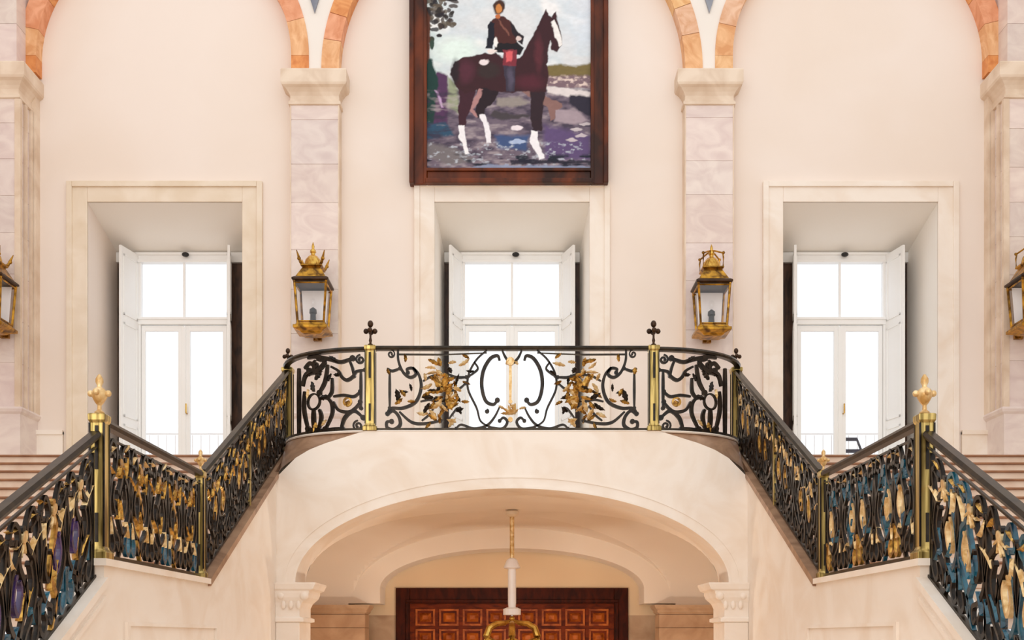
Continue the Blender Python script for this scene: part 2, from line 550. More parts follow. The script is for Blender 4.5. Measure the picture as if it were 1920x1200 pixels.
# arches of coloured stone springing from the pilasters
PAL = {'a': [(232, 158, 92), (243, 196, 148), (240, 176, 138), (236, 168, 104), (226, 150, 96)],
       'b': [(244, 205, 156), (240, 192, 142), (238, 200, 170), (246, 206, 150), (240, 214, 192)]}
RW = .26
def ring(cx, R, stilt, label, pals):
    r = thing('stone_arch', label, 'arch', (cx, PILF, SPR))
    zc = SPR + stilt
    def block(pts, col):
        MB().prism(pts, PILF + .01, WALL, 'y', col=tuple(v for v in lin(col))).build('voussoir', M['vouss'], r)
    for s in (-1, 1):
        pal = PAL[pals[0] if s < 0 else pals[1]]
        if stilt > .02:
            xa, xb = sorted((cx + s * R, cx + s * (R + RW)))
            block([(xa, SPR), (xb, SPR), (xb, zc - .004), (xa, zc - .004)], pal[0])
        a, i = 0.0, 1
        while a < PI / 2 - .01:
            a2 = min(a + random.uniform(.36, .5) / R, PI / 2)
            if PI / 2 - a2 < .08:
                a2 = PI / 2
            aa = [a + (a2 - .003 - a) * q / 5 for q in range(6)]
            pts = [(cx + s * R * math.cos(t), zc + R * math.sin(t)) for t in aa] + [(cx + s * (R + RW) * math.cos(t), zc + (R + RW) * math.sin(t)) for t in aa[::-1]]
            block(pts, pal[i % len(pal)])
            a = a2
            i += 1
BL = [(-5.16, 1.89, .25), (0, -PR, .05), (5.16, 1.89, .25)]
ring(*BL[0], 'orange and pink stone arch over the left french window', 'aa')
ring(*BL[1], 'orange and pink stone arch around the top of the painting', 'ab')
ring(*BL[2], 'orange and pink stone arch over the right french window', 'ba')
def extr(b, s, z):
    R = b[1] + RW
    dz = max(0, z - (SPR + b[2]))
    return b[0] + s * math.sqrt(max(0, R * R - dz * dz))
for n, (bl, br) in enumerate(((BL[0], BL[1]), (BL[1], BL[2]))):
    m = MB()
    zs = [SPR + i * (2.1) / 20 for i in range(21)]
    vs, fs = [], []
    for z in zs:
        xa, xb = extr(bl, 1, z), extr(br, -1, z)
        vs += [(xa, PILF + .03, z), (xb, PILF + .03, z), (xa, WALL, z), (xb, WALL, z)]
    for i in range(20):
        a, b = i * 4, i * 4 + 4
        fs += [(a, a + 1, b + 1, b), (a, b, b + 2, a + 2), (a + 1, a + 3, b + 3, b + 1)]
    fs += [(0, 2, 3, 1), (80, 81, 83, 82)]
    m.add(vs, fs)
    m.build('trim_%d' % (n + 1), M['plaster_white'])['kind'] = 'structure'
    xm = (extr(bl, 1, 9.3) + extr(br, -1, 9.3)) / 2 + (-.02 if n == 0 else .02)
    q = MB()
    q.prism([(xm, 9.24), (xm + .075, 9.48), (xm, 9.72), (xm - .075, 9.48)], PILF, PILF + .035)
    tag(q.build('spandrel_inlay', M['inlay'], bevel=.005), 'small grey stone diamond set in the white spandrel above the %s marble pilaster' % ('left' if n == 0 else 'right'), 'inlay')

# baseboards of the back wall between frames and piers
for n, (a, b) in enumerate(((-7.12, -6.72), (-3.70, -3.38), (-2.48, -1.50), (1.50, 2.48), (3.38, 3.72), (6.73, 7.12))):
    MB().box(a, b, WALL - .05, WALL, LAND, 3.08).box(a, b, WALL - .07, WALL, 3.03, 3.10).build('trim_%d' % (n + 3), M['stone'], bevel=.006)['kind'] = 'structure'

# ------------------------------------------------------------------ painting
def painting():
    yb = WALL - .10
    L, R_, B = X(768, yb), X(1140, yb), Z(346, yb)
    T = Z(-70, yb)
    root = thing('framed_painting', 'large framed oil painting of a rider on a dark horse above the middle window', 'painting', ((L + R_) / 2, yb, B))
    fw = .26
    for (x0, x1, z0, z1) in ((L, L + fw, B, T), (R_ - fw, R_, B, T), (L + fw, R_ - fw, B, B + fw * .9), (L + fw, R_ - fw, T - fw, T)):
        m = MB()
        m.box(x0, x1, yb - .02, WALL - .005, z0, z1)
        vert = (z1 - z0) > (x1 - x0)
        # raised inner and outer mouldings
        if vert:
            inner = x1 if x0 == L else x0
            outer = x0 if x0 == L else x1
            for c0, wd, d in ((inner, .05, .03), (outer, .07, .06)):
                a, b = (c0 - wd, c0) if c0 == x1 else (c0, c0 + wd)
                m.box(a, b, yb - .02 - d, yb, z0, z1)
        else:
            inner = z1 if z0 == B else z0
            outer = z0 if z0 == B else z1
            for c0, wd, d in ((inner, .05, .03), (outer, .07, .06)):
                a, b = (c0 - wd, c0) if c0 == z1 else (c0, c0 + wd)
                m.box(x0 - .02, x1 + .02, yb - .02 - d, yb, a, b)
        m.build('frame_rail', M['frame'], root, bevel=.012)
    # canvas: vertex-coloured brushwork.  design units = 1/3 px of the picture area
    gx0, gx1, gy0, gy1 = 468.0, 1412.0, -150.0, 956.0
    nx, ny = 300, 350
    gx, gy = np.meshgrid(np.linspace(gx0, gx1, nx), np.linspace(gy0, gy1, ny))
    def vnoise(sx, sy, seed, oct=3):
        rs = np.random.RandomState(seed)
        out = np.zeros_like(gx)
        amp = 1.0
        for o in range(oct):
            g = rs.rand(64, 64)
            u, v = gx / sx * 2 ** o + 500, gy / sy * 2 ** o + 500
            iu, iv = np.floor(u).astype(int), np.floor(v).astype(int)
            fu, fv = u - iu, v - iv
            fu, fv = fu * fu * (3 - 2 * fu), fv * fv * (3 - 2 * fv)
            G = lambda a, b: g[a % 64, b % 64]
            out += amp * ((G(iu, iv) * (1 - fu) + G(iu + 1, iv) * fu) * (1 - fv) + (G(iu, iv + 1) * (1 - fu) + G(iu + 1, iv + 1) * fu) * fv - .5)
            amp *= .5
        return out
    wx = gx + vnoise(30, 30, 1) * 10
    wy = gy + vnoise(30, 30, 2) * 10
    def S(c): return np.array(lin(c))
    img = np.zeros((ny, nx, 3))
    img[:] = S((222, 224, 226))
    def blend(mask, c):
        nonlocal img
        img = img * (1 - mask[..., None]) + S(c) * mask[..., None]
    def sm(x): return np.clip(x, 0, 1)
    def poly(pts, c, soft=5, alpha=1.0, warp=True):
        px, py = (wx, wy) if warp else (gx, gy)
        inside = np.zeros(px.shape, bool)
        dist = np.full(px.shape, 1e9)
        n = len(pts)
        for i in range(n):
            x1, y1 = pts[i]
            x2, y2 = pts[(i + 1) % n]
            cond = ((y1 > py) != (y2 > py))
            with np.errstate(divide='ignore', invalid='ignore'):
                xi = (x2 - x1) * (py - y1) / ((y2 - y1) if y2 != y1 else 1e-9) + x1
            inside ^= cond & (px < xi)
            dx, dy = x2 - x1, y2 - y1
            t = np.clip(((px - x1) * dx + (py - y1) * dy) / (dx * dx + dy * dy + 1e-9), 0, 1)
            dist = np.minimum(dist, np.hypot(px - x1 - t * dx, py - y1 - t * dy))
        sd = np.where(inside, dist, -dist)
        blend(sm(sd / soft + .5) * alpha, c)
    def ell(cx, cy, rx, ry, c, alpha=1.0, soft=.3):
        d = np.hypot((wx - cx) / rx, (wy - cy) / ry)
        blend(sm((1 - d) / soft + .5) * alpha, c)
    n1, n2, n3 = vnoise(170, 120, 3), vnoise(60, 22, 4), vnoise(24, 14, 5)
    blend(sm(.5 + n1 * 1.6) * .6, (196, 216, 226))
    blend(sm((620 - gx) / 160) * sm(.6 + n1) * .6, (190, 222, 206))
    blend(sm(n1 * 3 - .2) * .8, (250, 246, 244))
    blend(sm((gx - 1200) / 200) * sm((320 - gy) / 100) * .5, (222, 232, 246))
    ell(650, 280, 120, 70, (228, 244, 236), .9, .9)
    # distant land on the right
    poly([(1150, 372), (1230, 362), (1320, 372), (1420, 350), (1420, 460), (1150, 440)], (122, 106, 62), 14)
    poly([(1150, 425), (1420, 425), (1420, 505), (1150, 490)], (128, 104, 112), 16)
    blend(sm((gy - 415) / 20) * sm((500 - gy) / 20) * sm((gx - 1130) / 30) * sm(n3 * 2.5), (222, 200, 190))
    # ground
    blend(sm((gy - 488) / 22), (112, 98, 112))
    poly([(540, 400), (600, 420), (605, 520), (600, 700), (480, 700), (480, 520)], (84, 50, 86), 14)
    poly([(480, 320), (510, 340), (545, 440), (520, 690), (480, 700), (460, 500)], (24, 58, 52), 10)
    poly([(600, 430), (650, 470), (660, 640), (600, 600)], (150, 156, 128), 16)
    poly([(525, 505), (545, 520), (580, 600), (565, 600)], (196, 160, 200), 8)
    poly([(480, 690), (590, 690), (640, 760), (480, 780)], (44, 78, 104), 16)
    m_ = sm((gy - 500) / 20)
    blend(m_ * sm(n2 * 2.6 - .3) * .6, (184, 170, 172))
    blend(m_ * sm(-n2 * 2.6) * .8, (56, 46, 66))
    poly([(1160, 485), (1260, 492), (1400, 520), (1400, 545), (1290, 540), (1160, 520)], (226, 216, 214), 10)
    poly([(1290, 530), (1412, 540), (1412, 665), (1330, 620), (1280, 575)], (44, 38, 54), 12)
    poly([(1200, 610), (1330, 620), (1390, 680), (1310, 700), (1200, 680)], (168, 150, 158), 14)
    poly([(880, 550), (1000, 540), (1060, 580), (960, 600), (870, 590)], (150, 140, 134), 14)
    poly([(860, 620), (960, 640), (1060, 640), (1060, 660), (900, 670), (830, 650)], (70, 62, 66), 12)
    poly([(1140, 700), (1400, 760), (1400, 900), (1140, 890)], (96, 76, 118), 30)
    poly([(860, 760), (1060, 760), (1040, 850), (880, 830)], (64, 84, 128), 20)
    ell(985, 718, 32, 14, (238, 226, 232))
    ell(990, 795, 46, 14, (190, 206, 236), .8)
    for (a, b) in ((1320, 730), (1350, 760), (1300, 785), (1370, 700)):
        ell(a, b, 34, 9, (216, 204, 206), .8)
    poly([(470, 800), (640, 830), (760, 900), (600, 930), (470, 870)], (120, 112, 114), 20)
    blend(sm((gy - 790) / 20) * sm((940 - gy) / 20) * sm(n3 * 3.0 - .5) * .8, (190, 196, 206))
    blend(sm((gy - 860) / 20) * sm((945 - gy) / 20) * sm(-n2 * 4 - .1), (28, 32, 46))
    poly([(950, 900), (1412, 900), (1412, 918), (950, 922)], (30, 26, 44), 8, .9)
    poly([(820, 924), (1400, 936), (1400, 950), (700, 950)], (150, 160, 188), 8, .8)
    # tree at the left
    rs = random.Random(3)
    for _ in range(150):
        a, b = rs.uniform(470, 640), rs.uniform(-150, 180)
        if b < 175 - (a - 470) * .35 + 20:
            ell(a, b, rs.uniform(10, 26), rs.uniform(8, 18), rs.choice([(46, 38, 34), (64, 50, 44), (96, 84, 70), (36, 30, 36)]), .9)
    ell(505, 225, 16, 18, (60, 64, 50))
    ell(510, 250, 14, 26, (52, 72, 60))
    ell(548, 200, 16, 12, (40, 34, 38))
    poly([(470, 40), (500, 90), (495, 330), (470, 380)], (96, 52, 34), 8)
    # horse
    D = (58, 24, 30)
    poly([(1000, 500), (1060, 488), (1150, 545), (1240, 578), (1248, 598), (1205, 618), (1200, 665), (1175, 680), (1165, 605), (1080, 562)], (140, 104, 98), 6)
    poly([(760, 470), (905, 470), (870, 555), (812, 610), (800, 650), (770, 662), (745, 640), (765, 560)], (36, 18, 26), 6)
    poly([(745, 555), (775, 500), (795, 505), (775, 570), (738, 610), (770, 655), (755, 660), (715, 622), (714, 605)], (176, 130, 128), 6)
    poly([(780, 645), (806, 640), (832, 715), (846, 800), (815, 802), (808, 730)], (244, 240, 244), 5)
    poly([(1060, 500), (1152, 490), (1134, 600), (1130, 740), (1072, 730), (1064, 620)], (46, 26, 34), 6)
    poly([(1070, 732), (1100, 740), (1110, 818), (1142, 888), (1115, 896), (1088, 842), (1064, 800)], (246, 242, 246), 5)
    poly([(648, 460), (765, 480), (742, 560), (712, 640), (696, 712), (660, 708), (654, 620), (664, 560)], (62, 26, 38), 6)
    poly([(660, 703), (692, 703), (702, 800), (720, 860), (700, 870), (676, 800), (658, 760)], (246, 242, 244), 5)
    poly([(612, 410), (635, 345), (690, 322), (800, 298), (870, 300), (940, 340), (1005, 325), (1045, 255), (1085, 185), (1122, 112), (1152, 46), (1166, 84), (1184, 96), (1206, 62), (1216, 112), (1232, 165), (1242, 252), (1216, 288), (1184, 278), (1176, 225), (1166, 285), (1160, 380), (1168, 450), (1152, 520), (1060, 512), (960, 522), (880, 512), (800, 492), (760, 506), (700, 530), (650, 490)], D, 6)
    poly([(1182, 120), (1200, 110), (1222, 160), (1243, 250), (1226, 265), (1202, 200)], (244, 240, 236), 5)
    ell(700, 400, 44, 60, (98, 44, 62), .55, .9)
    ell(1060, 460, 76, 40, (96, 34, 50), .6, .9)
    ell(1110, 300, 22, 90, (110, 46, 56), .5, .9)
    ell(830, 395, 62, 44, (52, 40, 38), .8, .5)
    ell(640, 400, 24, 70, (26, 22, 26), .7, .7)
    ell(802, 348, 26, 16, (240, 226, 226))
    # rider
    poly([(872, 228), (985, 232), (1024, 268), (1004, 306), (880, 296), (850, 300)], (24, 16, 22), 5)
    poly([(905, 282), (990, 280), (985, 372), (912, 372)], (128, 44, 56), 5)
    poly([(922, 290), (965, 288), (958, 345), (926, 350)], (222, 96, 100), 7)
    poly([(912, 370), (982, 370), (976, 515), (928, 515)], (58, 50, 66), 6)
    ell(952, 440, 16, 60, (92, 84, 104), .7, .9)
    poly([(834, 122), (876, 92), (918, 92), (962, 132), (998, 192), (985, 240), (880, 246), (852, 232)], (74, 34, 30), 5)
    poly([(836, 118), (862, 130), (862, 205), (850, 274), (812, 272), (822, 200), (824, 140)], (22, 20, 34), 5)
    poly([(950, 120), (1000, 186), (1024, 205), (1020, 248), (996, 236), (960, 180)], (36, 24, 32), 5)
    poly([(880, 98), (896, 120), (950, 196), (940, 200), (890, 130)], (150, 96, 80), 5, .6)
    ell(868, 235, 12, 26, (248, 242, 238))
    ell(848, 288, 28, 11, (242, 226, 220))
    ell(996, 218, 15, 12, (228, 206, 200))
    ell(888, 30, 34, 30, (40, 26, 26))
    ell(886, 40, 30, 44, (70, 40, 26))
    ell(886, 48, 17, 28, (206, 132, 66))
    ell(884, 92, 16, 12, (196, 110, 60))
    img *= (1 + (n3 * .10)[..., None])
    img = np.clip(img, .003, .93)
    x0, x1, z0, z1 = X(640 + gx0 / 3, yb), X(640 + gx1 / 3, yb), Z(gy1 / 3, yb), Z(gy0 / 3, yb)
    vx = np.linspace(x0, x1, nx)
    vz = np.linspace(z1, z0, ny)
    off = root.location
    VX, VZ = np.meshgrid(vx, vz)
    verts = np.stack([VX.ravel() - off[0], np.full(nx * ny, yb + .005 - off[1]), VZ.ravel() - off[2]], 1)
    idx = np.arange(nx * ny).reshape(ny, nx)
    faces = np.stack([idx[1:, :-1].ravel(), idx[1:, 1:].ravel(), idx[:-1, 1:].ravel(), idx[:-1, :-1].ravel()], 1)
    me = bpy.data.meshes.new('canvas')
    me.from_pydata(verts.tolist(), [], faces.tolist())
    at = me.color_attributes.new('Col', 'FLOAT_COLOR', 'POINT')
    at.data.foreach_set('color', np.concatenate([img.reshape(-1, 3), np.ones((nx * ny, 1))], 1).astype(np.float32).ravel())
    me.materials.append(M['canvas'])
    o = bpy.data.objects.new('canvas', me)
    COL.objects.link(o)
    o.parent = root
    o['label'] = 'painted canvas of a uniformed rider on a dark horse with white socks'
painting()

# ------------------------------------------------------------------ arch carrying the landing
AHW, AAP, ASP = 2.62, 1.80, 0.66
def ell_arch(hw, ap, sp, n=48):
    return [(-hw * math.cos(PI * i / n), sp + (ap - sp) * math.sin(PI * i / n)) for i in range(n + 1)]
outl = [(515, 895), (520, 888), (530, 876), (550, 861), (580, 843), (610, 831), (645, 820), (680, 813), (700, 811)]
OUT = [(X(a, ARCHY), Z(b, ARCHY)) for a, b in outl]
OUT[0] = (-SIN, OUT[0][1])
OUT[-1] = (-DX + .05, LAND)
OUT[-2] = (OUT[-2][0], LAND - .012)
OUTF = OUT + [(-x, z) for x, z in OUT[::-1]]
bridge = thing('arched_landing', 'cream stone landing carried on a wide flattened arch over the wooden door', 'landing', (0, ARCHY, FLOOR))
def outz(x):
    ax = -abs(x)
    for (x0, z0), (x1, z1) in zip(OUT, OUT[1:]):
        if ax <= x1:
            return z0 + (z1 - z0) * (ax - x0) / (x1 - x0)
    return LAND
m = MB()
arc = ell_arch(AHW, AAP, ASP, 64)
xs_ = [-SIN] + [p[0] for p in arc] + [SIN]
zb_ = [ASP - .02] + [p[1] for p in arc] + [ASP - .02]
zb_[0] = ASP - .02
for y, flip in ((ARCHY, False), (ARCHY + .62, True)):
    vs, fs = [], []
    for x, z in zip(xs_, zb_):
        vs += [(x, y, z), (x, y, outz(x) if not flip else LAND - .7 if abs(x) > 1.7 else LAND - .05)]
    for i in range(len(xs_) - 1):
        fs.append((2 * i, 2 * i + 2, 2 * i + 3, 2 * i + 1))
    m.add(vs, fs)
m.build('arch_wall', M['stone'], bridge)
m = MB()
vs, fs = [], []
for x, z in arc:
    vs += [(x, ARCHY, z), (x, ARCHY + .62, z)]
for i in range(len(arc) - 1):
    fs.append((2 * i, 2 * i + 1, 2 * i + 3, 2 * i + 2))
m.add(vs, fs)
m.build('arch_soffit', M['stone'], bridge, smooth=True)
# archivolt line round the opening
m = MB()
for r0, r1, d in ((0.0, .03, .012), (.13, .15, .008)):
    a0, a1 = ell_arch(AHW + r0, AAP + r0, ASP, 64), ell_arch(AHW + r1, AAP + r1, ASP, 64)
    vs, fs = [], []
    for p, q in zip(a0, a1):
        vs += [(p[0], ARCHY, p[1]), (p[0], ARCHY - d, p[1]), (q[0], ARCHY - d, q[1]), (q[0], ARCHY, q[1])]
    for i in range(len(a0) - 1):
        for k in range(4):
            fs.append((4 * i + k, 4 * i + (k + 1) % 4, 4 * i + 4 + (k + 1) % 4, 4 * i + 4 + k))
    m.add(vs, fs)
m.build('archivolt', M['stone'], bridge)
# brown shoulder behind the rounded corners: from the front outline up to the curved rail line
def corner(th):  # th 0 at D .. pi/2 at C
    return (-(DX + (SX - DX) * math.sin(th)), DY + (CY - DY) * (1 - math.cos(th)))
for s in (-1, 1):
    m = MB()
    N = 24
    vs, fs = [], []
    for i in range(N + 1):
        t = i / N
        th = t * PI / 2
        x1, y1 = corner(th)
        xo = -(DX - .05) + (-SIN + (DX - .05)) * (math.sin(th) * .9 + t * .1)
        p0 = (xo, ARCHY, outz(xo))
        for k in range(7):
            q = k / 6
            bl = q * q * (3 - 2 * q) * .5 + q * .5
            vs.append((-s * (p0[0] * (1 - q) + x1 * q), p0[1] * (1 - q) + y1 * q, p0[2] * (1 - bl) + LAND * bl))
    for i in range(N):
        for k in range(6):
            fs.append((i * 7 + k, i * 7 + k + 1, (i + 1) * 7 + k + 1, (i + 1) * 7 + k))
    m.add(vs, fs)
    m.build('shoulder', M['tan'], bridge, smooth=True)
# landing slab with the rounded plan
plan = [(-EDGE + .01, WALL - .002), (-EDGE + .01, 14.70), (-SX - .05, 14.70), (-SX - .05, CY)]
plan += [corner(PI / 2 - i * PI / 2 / 14) for i in range(15)]
plan += [(-x, y) for x, y in plan[::-1]]
MB().prism(plan, LAND - .16, LAND, 'z').build('landing_slab', M['beige'], bridge)
# nosing moulding under the balustrade
crv = [corner(PI / 2 - i * PI / 2 / 20) for i in range(21)]
crv = crv + [(-x, y) for x, y in crv[::-1]]
m = MB()
vs, fs = [], []
for i, (x, y) in enumerate(crv):
    vs += [(x, y - .055, LAND - .02), (x, y - .065, LAND - .005), (x, y - .05, LAND + .008), (x, y + .07, LAND + .008), (x, y + .07, LAND - .02)]
for i in range(len(crv) - 1):
    for k in range(5):
        fs.append((5 * i + k, 5 * i + (k + 1) % 5, 5 * i + 5 + (k + 1) % 5, 5 * i + 5 + k))
m.add(vs, fs)
m.build('kerb', M['stone'], bridge)

# impost pilasters
for s in (-1, 1):
    r = thing('impost_pilaster', 'white carved stone pilaster carrying the %s foot of the wide arch' % ('left' if s < 0 else 'right'), 'pilaster', (s * 2.75, ARCHY - .02, FLOOR))
    x0, x1 = sorted((s * 2.56, s * (SIN - .002)))
    MB().box(x0, x1, ARCHY - .05, ARCHY + .66, FLOOR + .002, .18).build('shaft', M['stone'], r, bevel=.01)
    # capital: flaring towards the opening
    prof = [(.0, -.48), (.05, -.47), (.05, -.43), (.0, -.41), (.0, -.30), (.03, -.24), (.10, -.18), (.12, -.13), (.12, -.10), (.17, -.08), (.20, -.02), (.20, 0)]
    c = MB()
    vs, fs = [], []
    for o, z in prof:
        vs += [(s * SIN * .9995, ARCHY + .66, ASP + z), (s * SIN * .9995, ARCHY - .05 - o * .35, ASP + z), (s * (2.56 - o), ARCHY - .05 - o * .35, ASP + z), (s * (2.56 - o), ARCHY + .66, ASP + z)]
    for j in range(len(prof) - 1):
        for k in range(4):
            k2 = (k + 1) % 4
            fs.append((j * 4 + k, j * 4 + k2, (j + 1) * 4 + k2, (j + 1) * 4 + k))
    fs += [(0, 1, 2, 3), tuple((len(prof) - 1) * 4 + k for k in range(4))]
    c.add(vs, fs)
    cp = c.build('capital', M['stone'], r)
    v = MB()
    v.sphere((s * 2.50, ARCHY - .08, ASP - .16), .055, sc=(1, .6, 1))
    v.sphere((s * 2.78, ARCHY - .08, ASP - .16), .045, sc=(1, .5, 1))
    for k in range(3):
        v.sphere((s * (2.57 + k * .09), ARCHY - .07, ASP - .27), .035, sc=(.8, .5, 1.5))
    v.build('carving', M['stone'], cp, smooth=True)

# groin vault between the front arch and the rear arch
V0, V1 = ARCHY + .62, 17.6
def vz(x, y):
    hy = (V1 - V0) / 2
    c = (V0 + V1) / 2
    h1 = ASP + (AAP - ASP) * math.sqrt(max(0, 1 - (x / AHW) ** 2))
    h2 = ASP + (AAP - ASP) * math.sqrt(max(0, 1 - ((y - c) / hy) ** 2))
    return max(h1, h2)
NV = 110
VX0 = 3.45
m = MB()
vs, fs = [], []
for j in range(NV + 1):
    for i in range(NV + 1):
        x = VX0 * -math.cos(PI * i / NV)
        y = V0 + (V1 - V0) * (.5 - .5 * math.cos(PI * j / NV))
        vs.append((x, y, vz(x, y)))
for j in range(NV):
    for i in range(NV):
        a = j * (NV + 1) + i
        fs.append((a, a + 1, a + NV + 2, a + NV + 1))
m.add(vs, fs)
m.build('ceiling', M['vault'])['kind'] = 'structure'
for s, nm in ((-1, 'left'), (1, 'right')):
    x0, x1 = sorted((s * 3.45, s * 3.6))
    MB().box(x0, x1, ARCHY + .66, 18.4, FLOOR, 1.85).build('wall_vault_%s' % nm, M['vault'])['kind'] = 'structure'
# rear arch wall with stone piers, lunette and panelled door
RA = ell_arch(2.18, 1.47, .80, 48)
m = MB()
vs, fs = [], []
outer = ell_arch(AHW, 1.85, .50, 48)
for (x, z), (xo, zo) in zip(RA, outer):
    vs += [(x, V1, z), (xo * 1.05, V1, zo + .15), (x, V1 + .75, z)]
for i in range(48):
    fs += [(3 * i, 3 * i + 3, 3 * i + 4, 3 * i + 1), (3 * i, 3 * i + 2, 3 * i + 5, 3 * i + 3)]
m.add(vs, fs)
for s in (-1, 1):
    x0, x1 = sorted((s * 2.18, s * 2.8))
    m.box(x0, x1, V1 + .004, V1 + .748, .56, .80)
    x0, x1 = sorted((s * 2.7, s * 3.45))
    m.box(x0, x1, V1 + .002, V1 + .3, .5, 1.85)
m.build('wall_rear_arch', M['vault'])['kind'] = 'structure'
for s in (-1, 1):
    r = thing('rear_pier', 'brown stone pier with coursed joints %s of the wooden door under the arch' % ('left' if s < 0 else 'right'), 'pier', (s * 2.6, V1, FLOOR))
    x0, x1 = sorted((s * 2.40, s * 3.44))
    p = MB()
    z = FLOOR
    while z < .40:
        z2 = min(z + .22, .40)
        v = random.uniform(.85, 1.1)
        p.box(x0, x1, V1 - .2, V1 + .3, z + .001, z2 - .01, (v, v * .97, v * .95))
        z = z2
    p.box(x0 + .01, x1 - .01, V1 - .185, V1 + .3, FLOOR, .40, (.6, .52, .45))
    p.build('shaft', M['pier'], r)
    c = MB()
    stepped(c, x0, x1, V1 - .2, V1 + .3, [(0, 0), (.03, .02), (.03, .05), (.06, .08), (.08, .12), (.08, .14)], .39)
    c.build('cornice', M['pier'], r)
m = MB()
DW, DYY, DZ = 2.0, 18.4, .85
m.box(-4, -DW, DYY, DYY + .3, FLOOR, .38)
m.box(DW, 4, DYY, DYY + .3, FLOOR, .38)
m.build('wall_door_side', M['pier'])['kind'] = 'structure'
m = MB()
m.box(-4, 4, DYY, DYY + .3, DZ, 2.2)
m.box(-4, -DW, DYY, DYY + .3, .38, DZ)
m.box(DW, 4, DYY, DYY + .3, .38, DZ)
m.build('wall_lunette', M['lunette'])['kind'] = 'structure'
door = thing('door_1', 'dark wooden double door with square raised panels', 'door', (0, DYY, FLOOR), kind='structure')
fr = MB()
fr.box(-DW, -DW + .24, DYY - .05, DYY + .12, FLOOR, DZ)
fr.box(DW - .24, DW, DYY - .05, DYY + .12, FLOOR, DZ)
fr.box(-DW + .24, DW - .24, DYY - .05, DYY + .12, DZ - .27, DZ)
fr.box(-DW + .17, -DW + .22, DYY - .08, DYY - .04, FLOOR, DZ - .25)
fr.box(DW - .22, DW - .17, DYY - .08, DYY - .04, FLOOR, DZ - .25)
fr.box(-DW + .17, DW - .17, DYY - .08, DYY - .04, DZ - .25, DZ - .2)
fr.build('door_frame', M['wood_dark'], door, bevel=.01)
for s in (-1, 1):
    x0, x1 = sorted((s * .01, s * (DW - .24)))
    leaf = MB().box(x0, x1, DYY + .03, DYY + .09, FLOOR + .01, DZ - .27).build('door_leaf', M['wood'], door)
    nc = 4
    cw = (x1 - x0 - .12) / nc
    for i in range(nc):
        for j in range(6):
            xa = x0 + .06 + i * cw + .035
            xb = xa + cw - .07
            zt = DZ - .36 - j * .345
            zb = zt - .29
            p = MB()
            for (a, b, c, d) in ((xa, xb, zt - .035, zt), (xa, xb, zb, zb + .035), (xa, xa + .035, zb + .036, zt - .036), (xb - .035, xb, zb + .036, zt - .036)):
                p.box(a, b, DYY - .005, DYY + .04, c, d)
            cx_, cz_ = (xa + xb) / 2, (zt + zb) / 2
            ww, hh = (xb - xa) / 2 - .07, (zt - zb) / 2 - .07
            p.add([(cx_ - ww, DYY + .03, cz_ - hh), (cx_ + ww, DYY + .03, cz_ - hh), (cx_ + ww, DYY + .03, cz_ + hh), (cx_ - ww, DYY + .03, cz_ + hh),
                   (cx_ - ww * .45, DYY - .01, cz_ - hh * .45), (cx_ + ww * .45, DYY - .01, cz_ - hh * .45), (cx_ + ww * .45, DYY - .01, cz_ + hh * .45), (cx_ - ww * .45, DYY - .01, cz_ + hh * .45)],
                  [(0, 1, 5, 4), (1, 2, 6, 5), (2, 3, 7, 6), (3, 0, 4, 7), (4, 5, 6, 7)])
            p.build('door_panel', M['wood_gold'], leaf)

